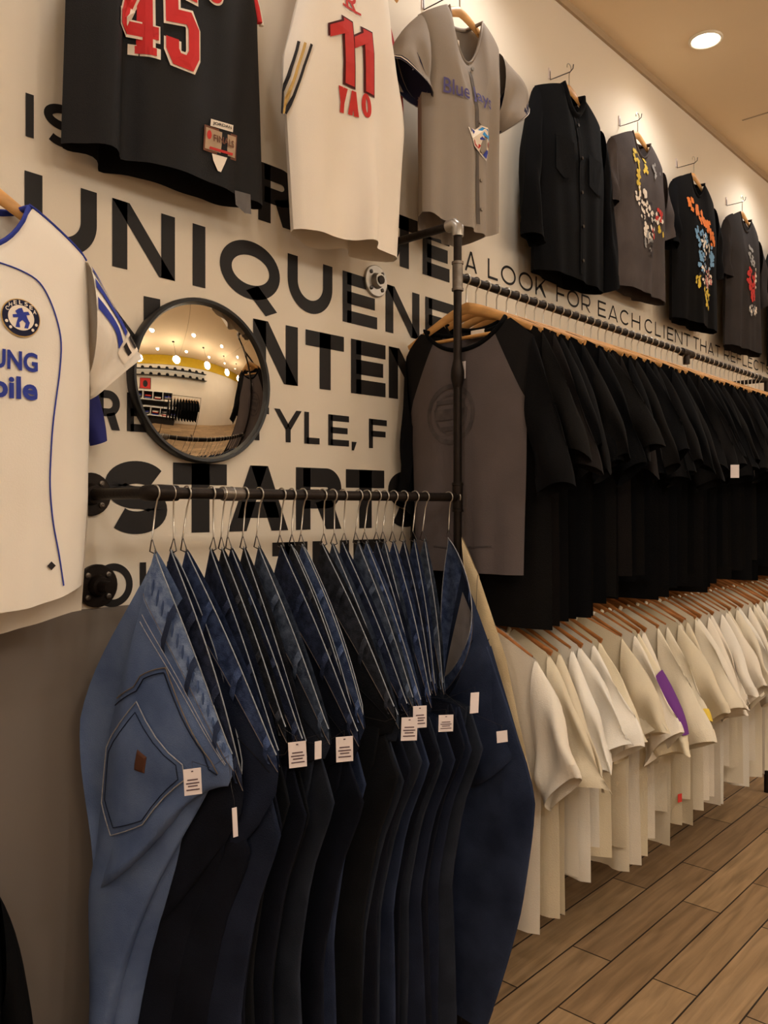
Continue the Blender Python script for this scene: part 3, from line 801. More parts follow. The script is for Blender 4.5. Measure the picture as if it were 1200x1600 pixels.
# three printed tees and one cut by the frame
def wall_tee(name_lb, s, n, z0, m, seed, L, wide=.24, sl=((.325, -.28), (.22, -.33)), body=.235, T=.045, label=True, slR=None):
    o = thing('t_shirt', name_lb, 't-shirt', (s, n, z0))
    g = Garment(sw=wide, nw=.085, slope=.07, dipf=.085, dipb=.015, L=L, prof=((0, wide), (.3, body), (1, body+.01)), T=T, seed=seed, amp=.014)
    g.body('body', m, o, 34, 34); g.collar('collar', m, o, .008)
    for sd in (1, -1):
        e = slR if (slR and sd > 0) else sl
        g.sleeve('sleeve', m, o, sd, e[0], e[1], bu=.33, Ts=.04, amp=.007, seed=seed)
    if label:
        MB().box((0, .022, -.05), (.04, .003, .045)).build('neck_label', OFFW, o, smooth=False)
    return o, g
o, g = wall_tee('faded charcoal t-shirt with pale figure print hanging right of the black jacket', 3.265, 1.565, 2.965, CHAR, 41, .655, sl=((.29, -.33), (.225, -.35)), slR=((.31, -.34), (.22, -.38)))
blobs(o, g, 'print', YELL, [(-.09, -.13, .03, .05, 11), (-.085, -.2, .02, .06, 17), (.0, -.13, .02, .04, 10), (.13, -.36, .03, .03, 6)], 1, .011)
blobs(o, g, 'print', OFFW, [(-.05, -.28, .07, .05, 27), (0, -.36, .06, .07, 30), (.08, -.33, .06, .03, 17)], 2, .011, .0036)
blobs(o, g, 'print', RED2, [(.11, -.31, .04, .03, 10), (.05, -.4, .03, .02, 5)], 3, .010, .0042)
blobs(o, g, 'print', DARK, [(0, -.33, .07, .06, 23), (.03, -.45, .03, .05, 10)], 4, .008, .0048)
blobs(o, g, 'print', GREYP, [(0, -.44, .04, .04, 15), (.1, -.12, .05, .03, 8)], 5, .010, .0042)
hang(3.265, 2.965, 1.565, 'the faded charcoal tee')
o, g = wall_tee('black t-shirt with orange lettering and a tall multicoloured print on the wall', 3.85, 1.565, 2.965, M['black'][0], 42, .69, sl=((.28, -.36), (.225, -.38)), slR=((.32, -.40), (.23, -.43)))
blobs(o, g, 'print', ORNG, [(-.12, -.15, .03, .035, 15), (-.06, -.17, .03, .035, 15), (.0, -.195, .03, .035, 15), (.06, -.22, .03, .035, 15), (.1, -.27, .03, .04, 13)], 6, .013)
blobs(o, g, 'print', PALEB, [(-.03, -.29, .07, .05, 27), (.1, -.36, .03, .06, 15), (-.03, -.4, .05, .05, 17)], 7, .013, .0036)
blobs(o, g, 'print', OFFW, [(0, -.33, .06, .06, 17), (.03, -.46, .08, .05, 27)], 8, .010, .0042)
blobs(o, g, 'print', PINK, [(.06, -.47, .07, .04, 17)], 9, .011, .0045)
blobs(o, g, 'print', YELL, [(-.07, -.50, .03, .03, 10), (.03, -.545, .07, .03, 23), (.05, -.595, .03, .02, 8)], 10, .011, .0048)
blobs(o, g, 'print', DARK, [(.0, -.3, .08, .09, 23), (.02, -.47, .09, .06, 27)], 12, .007, .0052)
hang(3.85, 2.965, 1.565, 'the black tee with the multicoloured print')
o, g = wall_tee('charcoal t-shirt with a small red and white print near the right edge of the wall', 4.485, 1.565, 2.955, mat('dark_charcoal_cotton', (52, 47, 46), .95, 0, .15, 9, .2, 300, spec=.12), 43, .71, sl=((.29, -.36), (.23, -.38)), slR=((.35, -.36), (.24, -.45)))
blobs(o, g, 'print', GREYP, [(.0, -.22, .04, .06, 20), (.02, -.5, .05, .03, 17)], 13, .012)
blobs(o, g, 'print', RED2, [(0, -.34, .06, .06, 37), (.02, -.42, .03, .03, 13)], 14, .014, .0038)
blobs(o, g, 'print', OFFW, [(.06, -.33, .02, .06, 10), (.03, -.49, .06, .03, 11)], 15, .010, .0044)
hang(4.485, 2.955, 1.565, 'the charcoal tee with the red print')
o, g = wall_tee('black t-shirt cut by the right edge of the picture', 5.16, 1.565, 2.94, M['black'][3], 44, .70)
hang(5.16, 2.94, 1.565, 'the tee at the right picture edge')

# white soccer jersey at the left
cs, ns, zs = .575, 1.50, 1.975
o = thing('soccer_jersey', 'white soccer jersey with round crest and blue sponsor letters at the left edge', 'jersey', (cs, ns, zs-.012))
g = Garment(sw=.205, nw=.085, slope=.07, dipf=.09, dipb=.015, L=.725, prof=((0, .205), (.12, .21), (.35, .212), (.75, .208), (1, .195)), T=.055, seed=51, amp=.008, lift=.055, hemcurve=.04)
g.body('body', SOCC, o, 40, 44)
g.collar('collar', BLUE, o, .0065)
f = px2(o, .05); FN = lambda off: (lambda x, z: g.front(x, z, off))
for sd in (1, -1):
    s_, P_ = g.sleeve('sleeve', SOCC, o, sd, (.315, -.255), (.215, -.335), bu=.36, Ts=.06, amp=.008, seed=51, yshift=.02, mouth=.10)
    for a0 in (.42, .82, 1.22): sleeve_strip(P_, 'sleeve_stripe', BLUE, s_, a0, a0+.22, .02, .66)
    lab = sleeve_strip(P_, 'sleeve_patch', OFFW, s_, .35, 1.5, .68, .9, .003)
    for i in range(3): sleeve_strip(P_, 'patch_mark', DARK, lab, (.45+.34*i), (.6+.34*i), .71, .86, .0042, 5)
    cuff(P_, 'cuff_band', SOCC, s_, .93, 1.0, 1.03)
    # blue line along the shoulder
    MB().tube([g.pt(sd*lerp(g.nw/g.sw, 1, k/8), 0)+Vector((0, .0, .003)) for k in range(9)], .0024, 6).build('shoulder_stripe', BLUE, o)
piping = [(-2, 405), (30, 418), (58, 436), (76, 460), (90, 497), (97, 535), (94, 580), (88, 620), (82, 665), (79, 710), (78, 760), (83, 815), (92, 865), (100, 915)]
PP = [f(*p) for p in piping]
MB().tube(smooth_path([g.front(x, z, .002) for x, z in PP], 4), .0014, 6).build('piping', BLUE, o, smooth='all')
MB().tube(smooth_path([g.front(-x, z, .002) for x, z in PP], 4), .0014, 6).build('piping', BLUE, o, smooth='all')
cx_, cz_ = f(31.5, 497); rr = .034
cr = conform(disc_polys(cx_, cz_, rr, n=40), FN(.003), 'crest', GOLD, o)
conform(disc_polys(cx_, cz_, rr*.95, n=40), FN(.0036), 'crest_ring', NAVY, cr)
conform(disc_polys(cx_, cz_, rr*.66, n=40), FN(.0042), 'crest_field', OFFW, cr)
lion = poly([(-.1, .45), (.05, .5), (.12, .3), (.35, .35), (.42, .2), (.25, .15), (.3, 0), (.4, -.2), (.3, -.5), (.12, -.5), (.2, -.25), (.05, -.1), (-.1, -.25), (-.08, -.5), (-.3, -.5), (-.22, -.2), (-.15, .0), (-.4, -.05), (-.42, .1), (-.2, .15), (-.28, .3)])
lion = [([(cx_+x*rr*1.05, cz_+z*rr*1.05) for x, z in vs], fs) for vs, fs in lion]
conform(lion, FN(.005), 'crest_lion', BLUE, cr)
let = []
for i, (ch, a) in enumerate(list(zip('CHELSEA', [150-20*k for k in range(7)]))):
    a = radians(a); let += text_polys(ch, cx_+rr*.8*cos(a)-.0028, cx_+rr*.8*cos(a)+.0028, cz_+rr*.8*sin(a)-.0036, cz_+rr*.8*sin(a)+.0036, .02)
for a in (200, 225, 315, 340): let += disc_polys(cx_+rr*.8*cos(radians(a)), cz_+rr*.8*sin(radians(a)), .0028, n=8)
conform(let, FN(.005), 'crest_lettering', OFFW, cr)
a1 = f(57, 583); a0_ = f(57, 553); b1 = f(56, 627); b0_ = f(56, 592)
conform(text_polys('SAMSUNG', -a1[0], a1[0], a1[1], a0_[1], .03), FN(.003), 'sponsor_word', BLUE, o)
conform(text_polys('mobile', -b1[0]*.8, b1[0], b1[1], b0_[1], .03), FN(.003), 'sponsor_word', BLUE, o)
x_, z_ = f(80, 884)
conform(poly([(x_-.008, z_), (x_, z_+.008), (x_+.008, z_), (x_, z_-.008)]), FN(.003), 'hem_mark', DARK, o)
hang(cs, zs, ns, 'the white soccer jersey', wide=.16)

o = thing('jersey', 'dark blue jersey hidden behind the white soccer jersey with only a sleeve tip showing', 'jersey', (.56, 1.61, 1.95))
g = Garment(sw=.17, nw=.07, slope=.06, dipf=.08, L=.62, prof=((0, .17), (.3, .17), (1, .17)), T=.016, seed=3, amp=.004)
BL2 = mat('deep_blue_knit', (38, 40, 104), .8, 0, .1, 20)
g.body('body', BL2, o, 20, 20); f = px2(o)
g.sleeve('sleeve', BL2, o, 1, f(166, 688), f(142, 697), bu=.4, Ts=.018, amp=.002, mid=(f(150, 560), f(134, 640)))
g.sleeve('sleeve', BL2, o, -1, (.3, -.42), (.2, -.45), bu=.4, Ts=.018, amp=.002)

# dark garment low at the left edge
o = thing('sweatshirt', 'black sweatshirt hanging low at the bottom left corner', 'sweatshirt', (.425, 1.53, .81))
g = Garment(sw=.2, nw=.08, slope=.08, dipf=.08, L=.7, prof=((0, .2), (.3, .21), (1, .2)), T=.06, seed=61, amp=.01)
g.body('body', M['black'][2], o, 24, 26); g.collar('collar', M['black'][2], o, .01)
for sd in (1, -1): g.sleeve('sleeve', M['black'][2], o, sd, (.255, -.62), (.17, -.63), bu=.35, Ts=.05, mid=((.285, -.26), (.22, -.4)), amp=.006, seed=6)
hang(.425, .81, 1.53, 'the low black sweatshirt')

# ------------------------------------------------------------------ convex mirror
mp_ = at(312, 597, WALL)
o = thing('convex_mirror', 'round convex security mirror in a black rim on the lettered wall', 'mirror', mp_)
Rm = .183; bulge = .039
MIR = mat('mirror_acrylic', (232, 226, 214), .02, 1, 0, 0)
mb = MB(); rows = []
Rs_ = (Rm*Rm+bulge*bulge)/(2*bulge)
for k in range(25):
    rr_ = Rm*k/24 if k else .0005
    y = -(sqrt(Rs_*Rs_-rr_*rr_)-(Rs_-bulge))-.022
    rows.append([(rr_*cos(2*pi*i/72), y, rr_*sin(2*pi*i/72)) for i in range(72)])
mb.grid(rows, True); mb.build('dome', MIR, o, smooth='all')
rim = [(.181, -.022), (.184, -.029), (.190, -.030), (.1935, -.025), (.194, -.012), (.192, 0), (.17, 0)]
mb = MB(); mb.grid([[(a*cos(2*pi*i/72), b, a*sin(2*pi*i/72)) for i in range(72)] for a, b in rim], True)
mb.build('rim', mat('black_rubber_rim', (26, 24, 24), .45, 0, .1, 20, spec=.4), o)

# ------------------------------------------------------------------ tees on the two long rails
def raglan_mat():
    m = mat('charcoal_raglan_cotton', (96, 86, 84), .95, 0, .14, 7, .2, 300, spec=.12)
    nt = m.node_tree; b = nt.nodes['Principled BSDF']
    src = b.inputs['Base Color'].links[0].from_socket
    tc = nd(nt, 'ShaderNodeTexCoord'); sp = nd(nt, 'ShaderNodeSeparateXYZ'); nt.links.new(tc.outputs['Object'], sp.inputs[0])
    ab = nd(nt, 'ShaderNodeMath', operation='ABSOLUTE'); nt.links.new(sp.outputs[0], ab.inputs[0])
    # black yoke sleeves: |x| > .095 - .47 z
    mul = nd(nt, 'ShaderNodeMath', operation='MULTIPLY_ADD'); nt.links.new(sp.outputs[2], mul.inputs[0]); mul.inputs[1].default_value = .50; nt.links.new(ab.outputs[0], mul.inputs[2])
    gt = nd(nt, 'ShaderNodeMath', operation='GREATER_THAN'); nt.links.new(mul.outputs[0], gt.inputs[0]); gt.inputs[1].default_value = .085
    mx = nd(nt, 'ShaderNodeMix', data_type='RGBA'); nt.links.new(gt.outputs[0], mx.inputs[0]); nt.links.new(src, mx.inputs[6]); mx.inputs[7].default_value = (*lin((26, 24, 24)), 1)
    nt.links.new(mx.outputs[2], b.inputs['Base Color'])
    return m
RZ = -pi/2
def rack_tee(s, rail_z, label, m, seed, L, sl0, sl1, group, hl, hgroup, T=.013, amp=.010, yaw=0, neck=(.10, .10), wood=None, nv=26, sw=.218, body=.24, hem=.25, slope=.065, colm=None, bar=False, drop=0, Ts=.02):
    hanger(hl, (s, RAIL, rail_z), RZ, group=hgroup, m=wood, bar=bar, yaw=yaw)
    o = thing('t_shirt', label, 't-shirt', (s, RAIL, rail_z-HZ-.008-drop), RZ+yaw, group)
    g = Garment(sw=sw, nw=neck[0], slope=slope, dipf=neck[1], dipb=.03, L=L, prof=((0, sw), (.3, min(body, .235)), (1, min(hem, .238))), T=T, seed=seed, amp=amp, thin_top=.75)
    g.body('body', m, o, 20, nv)
    P_ = {}
    for sd in (1, -1):
        s_, P_[sd] = g.sleeve('sleeve', colm if colm else m, o, sd, sl0 if sd > 0 else (min(sl0[0], .236), sl0[1]-.05), sl1 if sd > 0 else (min(sl1[0], .205), sl1[1]-.05), bu=.34, Ts=Ts, amp=Ts*.42, seed=seed, K=14, n=20, mouth=.06)
    g.collar('collar', colm if colm else m, o, .007)
    return o, g, P_

# grey raglan, foremost on the upper rail
s0 = PS+.04
BK = M['black']
o, g, P_ = rack_tee(s0, R_BLACK, 'charcoal raglan shirt with black sleeves, first on the upper rail', raglan_mat(), 71, .69, (.335, -.46), (.235, -.48), None,
    'wooden coat hanger of the charcoal raglan shirt beside the post', 'wooden hangers on the upper rail', T=.022, amp=.010, neck=(.142, .075), drop=.022, nv=40, sw=.222, body=.20, hem=.185, colm=BK[0], bar=True)
for q in range(2):
    pass
price_tag(o, g.front(.0, -.108, .006), .03, .048, 0)
MB().box((.03, .012, -.03), (.045, .003, .022)).build('neck_label', OFFW, o, smooth=False)
FADE = mat('faded_dark_print', (84, 75, 73), .95, 0, .35, 40)
conform(ring_polys(-.04, -.25, .085, .072)+ring_polys(-.04, -.25, .058, .052)+sum([poly([(-.10, -.235), (.02, -.235), (.015, -.265), (-.095, -.265)])], [])+line_polys([(-.09, -.215), (.01, -.215)], .012)+line_polys([(-.08, -.29), (.0, -.29)], .012), lambda x, z: g.front(x, z, .002), 'faded_print', FADE, o)
conform(line_polys([(-.10, -.62), (-.04, -.625), (.02, -.62), (.10, -.615)], .004), lambda x, z: g.front(x, z, .002), 'hem_seam', FADE, o)

# black tees
CHAR2 = mat('soft_black_cotton', (26, 22, 21), .95, 0, .15, 9, .2, 300, spec=.12)
R = random.Random(12)
n_black = 47; bs = [PS+.085+.0505*i for i in range(n_black)]
bs = [s for s in bs if abs(s-4.32) > .03 and abs(s-sx) > 0]
for i, s in enumerate(bs):
    nm = ordw(i+1)
    lb = 'black t-shirt on the upper rail, %s in line behind the charcoal raglan' % nm
    e = R.uniform(-.03, .03)
    yw = radians(R.uniform(-6, 6))
    mb_ = R.choice((0, 0, 1, 2, 2, 3))
    o, g, P_ = rack_tee(s, R_BLACK, lb, CHAR2 if i in (1, 9) else BK[mb_], 100+i, R.uniform(.84, .89) if i < 5 else R.uniform(.78, .85) if i < 9 else R.uniform(.74, .84), (.355+e, -.40+R.uniform(-.05, .05)), (.262+e*.5, -.43+R.uniform(-.05, .05)), 'black tees on the upper rail',
        'wooden coat hanger on the upper rail, %s in line behind the raglan shirt' % nm, 'wooden hangers on the upper rail', amp=.009, yaw=yw, nv=20, sw=R.uniform(.208, .228))
    if i in (20, 27, 33):
        p = P_[1](.97, .6) if i != 27 else g.front(.2, -.62, 0)
        price_tag(o, p+Vector((0, -.012, 0)), .028, .045, .5, lines=False)

# cream tees
n_white = 40
R = random.Random(31)
PURPLE = mat('purple_tape', (104, 48, 128), .8, 0, .08)
for i in range(n_white):
    s = PS+.07+.0605*i; nm = ordw(i+1)
    m = M['white'][R.choice((0, 0, 1, 2, 3, 4))]
    extra = {10: ' with a purple stripe down the sleeve', 13: ' with a yellow cuff', 14: ' with a small red hem tag'}.get(i, '')
    lb = '%s t-shirt%s, %s on the lower rail' % ('white' if m in (M['white'][0], M['white'][2]) else 'cream', extra, nm)
    L = .70 + R.uniform(-.06, .09) if i else .775
    if i in (1, 2): L = .77
    e = R.uniform(-.035, .03)
    o, g, P_ = rack_tee(s, R_WHITE, lb, m, 300+i, L, (.365+e, -.36+R.uniform(-.07, .05)), (.262+e*.5, -.41+R.uniform(-.06, .05)), 'white and cream tees on the lower rail',
        'brown wooden coat hanger on the lower rail, %s from the jeans' % nm, 'brown hangers on the lower rail', amp=.021, yaw=radians(R.uniform(-8, 8)), wood=M['wood_dark'], nv=26, sw=R.uniform(.200, .23), T=.019, neck=(.09, .09), Ts=.03)
    for sd in (1,): cuff(P_[sd], 'sleeve_hem', m, o, .9, 1, 1.025, 16)
    if i == 10:
            mb = MB()
            for k in range(9):
                kk = .35+.5*k/8; cen = sum([P_[1](kk, 2*pi*q/16) for q in range(16)], Vector())/16
                row = [cen+(P_[1](kk, lerp(-.55, .75, q/8))-cen)*1.05+Vector((.003, -.002, .002)) for q in range(9)]
                mb.v += row
            mb.f = [(9*k+q, 9*k+q+1, 9*k+q+10, 9*k+q+9) for k in range(8) for q in range(8)]
            mb.build('purple_stripe', PURPLE, o, smooth='all')
    if i == 13: cuff(P_[1], 'yellow_cuff', YELL, o, .88, 1.0, 1.05, 16)
    if i == 14: price_tag(o, g.pt(.97, .84)+Vector((.004, -.006, 0)), .02, .028, 1.2, name='hem_tag', lines=False, m=RED2)

# ------------------------------------------------------------------ jeans on S hooks
def denim(name, c, worn=None):
    m = mat(name, c, .9, 0, .22, 9, .35, 420, col2=worn, spec=.1); return m
DEN = {'light': denim('light_blue_denim', (98, 116, 152), (78, 95, 132)), 'mid': denim('mid_blue_denim', (48, 57, 80), (33, 40, 60)), 'navy': denim('navy_denim', (34, 40, 58), (24, 29, 44)),
       'dark': denim('dark_indigo_denim', (22, 25, 36), (16, 18, 27)), 'black': denim('washed_black_denim', (24, 25, 29), (17, 18, 21)), 'slate': denim('slate_denim', (46, 51, 63), (32, 36, 46)), 'cream': denim('cream_canvas', (226, 204, 164), (206, 182, 140))}
EDGE = mat('pale_denim_edge', (148, 152, 158), .9, 0, .3, 90)
EDGE_T = mat('tan_stitching', (112, 100, 90), .9, 0, .2, 90)
def band(name, c, hi):
    return mat(name, hi, .9, 0, 0, 55, .5, 420, col2=c, spec=.15)
BAND = {'light': band('light_waistband', (84, 102, 140), (128, 146, 178)), 'mid': band('mid_waistband', (48, 62, 96), (86, 102, 138)), 'navy': band('navy_waistband', (34, 44, 72), (62, 76, 110)),
        'dark': band('indigo_waistband', (26, 31, 48), (46, 54, 78)), 'black': band('black_waistband', (28, 29, 34), (52, 54, 62)), 'slate': band('slate_waistband', (46, 55, 72), (86, 96, 114)), 'cream': DEN['cream']}
LINING = mat('grey_pocket_lining', (150, 142, 140), .95, 0, .25, 14)
THREADL = mat('light_stitching', (158, 158, 162), .9, 0, .3, 120)
PUCK = mat('pucker_shade_blue', (66, 82, 116), .9, 0, .2, 60)  # darker blue dashes paint the shade of the waistband's puckers
BROWNP = mat('leather_patch', (84, 54, 42), .6, 0, .2, 50)

SEAT = dict(O=[(0, (0, 0)), (.12, (-.03, -.085)), (.5, (-.125, -.36)), (1, (-.185, -.70))],
            I=lambda bx, bz: [(0, (bx, bz)), (.12, (bx+.004, bz-.03)), (.5, (bx-.01, bz-.06)), (1, (bx-.075, bz-.075))],
            LO=[(0, (-.08, -.38)), (.3, (-.18, -.68)), (.45, (-.18, -.84)), (.6, (-.165, -.98)), (1, (-.15, -1.24))],
            LI=lambda bx, bz: [(0, (bx-.04, bz-.05)), (.3, (bx, bz-.15)), (.45, (bx-.07, bz-.30)), (.6, (bx-.12, bz-.5)), (1, (bx-.13, -1.25))])
SEAT2 = dict(SEAT, O=[(0, (0, 0)), (.12, (-.03, -.085)), (.5, (-.125, -.40)), (1, (-.18, -.86))],
            I=lambda bx, bz: [(0, (bx, bz)), (.12, (bx+.004, bz-.03)), (.5, (bx, bz-.07)), (1, (bx-.04, bz-.13))])
LAST = dict(O=[(0, (0, 0)), (.12, (.055, -.10)), (.5, (.15, -.31)), (1, (.235, -.53))],
            I=lambda bx, bz: [(0, (bx, bz)), (.12, (bx+.0, bz-.04)), (.5, (bx+.02, bz-.09)), (1, (bx+.05, bz-.28))],
            LO=[(0, (.13, -.28)), (.14, (.205, -.44)), (.26, (.268, -.585)), (.33, (.28, -.65)), (.4, (.272, -.73)), (.6, (.235, -.93)), (1, (.15, -1.255))],
            LI=lambda bx, bz: [(0, (bx+.01, bz-.0)), (.3, (bx-.05, bz-.25)), (.6, (bx-.10, bz-.5)), (1, (bx-.13, -1.25))])

def jeans(px, cname, label, seed, bx=.2, bz=-.36, yaw=0, spread=0, T=.013, lay=SEAT, opn=.006, pocket=False, ap_z=1.338, s=None, loops=(.3, .62, .93), edge=None, leg_m=None, flare=0, wk0=.62, lo1=.38, wk1=1.0, back=0):
    R = random.Random(seed); m = DEN[cname]
    s = s if s is not None else at(px, 855, RAIL).x
    rz = RZ+yaw
    o = thing('jeans', label, 'jeans', (s, RAIL, ap_z), rz, 'jeans on the pipe rail')
    Ok = lay['O']; Ik = lay['I'](bx, bz)
    f1, f2, f3 = R.uniform(0, 6), R.uniform(0, 6), R.uniform(.8, 1.2)
    def S(sd, t, r, off=0):
        O = Vector(keyed(Ok, r)); I = Vector(keyed(Ik, r)); p = O.lerp(I, t)
        nrm = Vector((-(I-O).y, (I-O).x)); 
        if nrm.length: nrm.normalize()
        sag = sin(pi*t)*(.012*(1-r)+.03*r)
        p = p - Vector((0, 1))*0 + (nrm*sag*(1 if nrm.x > 0 else -1) if r < .3 else Vector((0, -sag)))
        e = max(0, sin(pi*t))**.6
        y = sd*(lerp(opn, T, min(1, r*4))*e) + .006*sin(6*t+f1+3*r)*r + .005*sin(9*r*f3+f2+4*t)*e*min(1, r*2)
        if sd < 0 and spread: p.x += spread*sin(pi*t)**.8*max(0, 1-r/.35); y -= spread*.35*sin(pi*t)*max(0, 1-r/.35)
        if sd > 0 and back: p.x -= back*sin(pi*t)**.8*max(0, 1-r/.5)
        if sd > 0 and flare: fl = flare*(1-t)*sin(pi*min(1, r/.95))**1.5; p.x -= fl; p.y += fl*.15
        return Vector((p.x, y+sd*off, p.y))
    nt_, nr = 16, 18
    mb = MB()
    for sd in (-1, 1):
        rows = [[S(sd, i/nt_, .1+.9*j/nr) for i in range(nt_+1)] for j in range(nr+1)]
        last = rows[-1]
        for d, u in ((.004, .5), (.012, .1), (.05, -.1), (.09, -.2)):
            cen = sum(last, Vector())/len(last); rows.append([Vector((lerp(p.x, cen.x, d*2.2), p.y*u, lerp(p.z, cen.z, d*2.2)+d*.5-.003)) for p in last])
        mb.grid(rows)
    mb.build('seat', m, o, smooth='all')
    mb = MB()
    for sd in (-1, 1): mb.grid([[S(sd, i/24, .125*j/4, .0022) for i in range(25)] for j in range(5)])
    mb.build('waistband', BAND[cname], o, smooth='all')
    em = edge or EDGE
    MB().tube([S(-1, i/20, 0, .002) for i in range(21)]+([S(1, i/20, 0, .002) for i in range(19, 0, -1)] if spread else []), .0013, 6, closed=bool(spread)).build('waist_edge', em, o, smooth='all')
    MB().tube([S(-1, i/20, .118, .0024) for i in range(21)], .0007, 5).build('stitching', EDGE_T, o, smooth='all')
    for t in loops:
        mb = MB()
        rows = [[S(-1, t+dt, lerp(-.0, .15, j/5), (.004 if j in (0, 5) else .012)) for dt in (-.02, -.012, .012, .02)] for j in range(6)]
        mb.grid(rows); mb.build('belt_loop', DEN['mid'] if pocket else BAND[cname], o, smooth='all')
    if pocket:
        po = [(.22, .33), (.70, .38), (.74, .47), (.53, .78), (.2, .81), (.05, .71), (.03, .54)]
        def fill(pts, off, k=6):
            c = (sum(p[0] for p in pts)/len(pts), sum(p[1] for p in pts)/len(pts)); b_ = MB()
            ring = []
            for a, b in zip(pts, pts[1:]+pts[:1]): ring += [(lerp(a[0], b[0], q/4), lerp(a[1], b[1], q/4)) for q in range(4)]
            b_.grid([[S(-1, lerp(c[0], x, j/k), lerp(c[1], y_, j/k), off-(.003 if j == k else 0)) for x, y_ in ring] for j in range(k+1)], True)
            return b_, ring
        b_, ring = fill(po, .0045)
        pk = b_.build('back_pocket', m, o, smooth='all')
        MB().tube([S(-1, x, y_, .0045) for x, y_ in ring], .0012, 5, closed=True).build('pocket_stitching', THREADL, pk)
        MB().tube([S(-1, lerp(.36, x, .88), lerp(.57, y_, .88), .0052) for x, y_ in ring], .0009, 5, closed=True).build('pocket_stitching', DEN['navy'], pk)
        b_, ring = fill([(.34, .45), (.43, .45), (.44, .52), (.35, .53)], .008)
        b_.build('leather_patch', BROWN, pk)
        for y_, q0, q1 in (('yoke_seam', (.36, .18), (.02, .40)), ('seat_seam', (.36, .18), (.93, .30))):
            for e_ in (0, .02): MB().tube([S(-1, lerp(q0[0], q1[0], q/10), lerp(q0[1], q1[1], q/10)+e_, .003) for q in range(11)], .0013, 5).build(y_, DEN['navy'] if e_ else EDGE_T, o)
        for q in range(15):
            t0_ = .07+.06*q
            MB().tube([S(-1, t0_, .045, .003), S(-1, t0_+.012, .062, .0034), S(-1, t0_+.02, .083, .003)], [.0012, .0042, .0012], 6, flat=.5).build('pucker_shade', PUCK, o)
        for e_ in (.03, .05):
            MB().tube([S(-1, q/20, .125+e_, .0026) for q in range(1, 20)], .0008, 5).build('stitching', THREADL, o)
    else:
        MB().tube([S(-1, lerp(.15, .95, q/10), lerp(.34, .26, q/10), .0018) for q in range(11)], .0009, 5).build('yoke_seam', DEN['black'], o)
    LO = lay['LO']; LI = lay['LI'](bx if lay is LAST or lay['O'] is not SEAT['O'] else max(bx, .18), bz)
    for li, (yo, dx, wk) in enumerate(((-.05, -.005, wk0), (.35, .02, wk1))):
        p1, p2, p3 = R.uniform(0, 6), R.uniform(0, 6), R.uniform(-.02, .02)
        rows = []
        for j in range(22):
            k = j/21; O = Vector(keyed(LO, k)); I = Vector(keyed(LI, k))
            if li == 0: I = O.lerp(I, lerp(1, wk, min(1, k*1.6)))
            else:
                I = O.lerp(I, lerp(1, wk1, min(1, k*1.6))); O = O.lerp(I, lerp(0, lo1, min(1, k*1.6)))
            th = T*keyed([(0, .35), (.25, .6), (.45, .9), (1, 1.6)], k)
            ring = []
            for i in range(20):
                an = 2*pi*i/20; t = (1-cos(an))/2; p = O.lerp(I, t)
                y = -sin(an)*th + T*yo*2 + .010*k*sin(7*t+p1+2*k) + .008*min(1, 3*k)*sin(4*t+p2+5*k)
                ring.append(Vector((p.x+dx*k+p3*k*k+.008*k*sin(5*k+p2), y, p.y)))
            rows.append(ring)
        mb = MB(); mb.grid(rows, True); lg = mb.build('leg', leg_m or m, o, smooth='all')
        mb = MB(); c = [sum(r_, Vector())/20 for r_ in rows]
        mb.grid([[c[q]+(p-c[q])*1.012 for p in rows[q]] for q in (20, 21)], True); mb.build('hem', leg_m or m, lg, smooth='all')
    return o, S

JW = {'light': 'light blue', 'mid': 'mid blue', 'navy': 'navy', 'dark': 'dark indigo', 'black': 'washed black', 'slate': 'slate blue'}
jl = [(243, 'light'), (268, 'dark'), (292, 'navy'), (330, 'dark'), (348, 'black'), (362, 'dark'), (382, 'black'), (405, 'slate'), (440, 'dark'), (456, 'black'), (473, 'mid'),
      (504, 'black'), (520, 'slate'), (536, 'dark'), (560, 'slate'), (573, 'mid'), (589, 'dark'), (601, 'slate'), (615, 'navy'), (631, 'dark'), (648, 'navy'), (664, 'slate')]
R = random.Random(8)
made = []
def s_hook(s, label, lean=0, tri=.02):
    t = thing('wire_hook', label, 'hook', (s, RAIL, R_JEAN), RZ, 'wire hooks on the jeans rail')
    z1 = 1.338-R_JEAN
    a = [(.0145*cos(radians(d)), 0, .0145*sin(radians(d))) for d in range(200, -61, -20)]
    path = [(x, 0, z) for x, y, z in a] + [(.004, lean*.3, -.03), (.0, lean, z1+tri)]
    MB().tube(path, .0017, 6).build('wire', M['wire'], t, smooth='all')
    MB().tube([(0, lean, z1+tri+.004), (.011, lean*.7, z1-.002), (.0, 0, z1-.007), (-.011, lean*.7, z1-.002)], .0016, 6, closed=True).build('clip', M['dark_wire'], t)
    return t
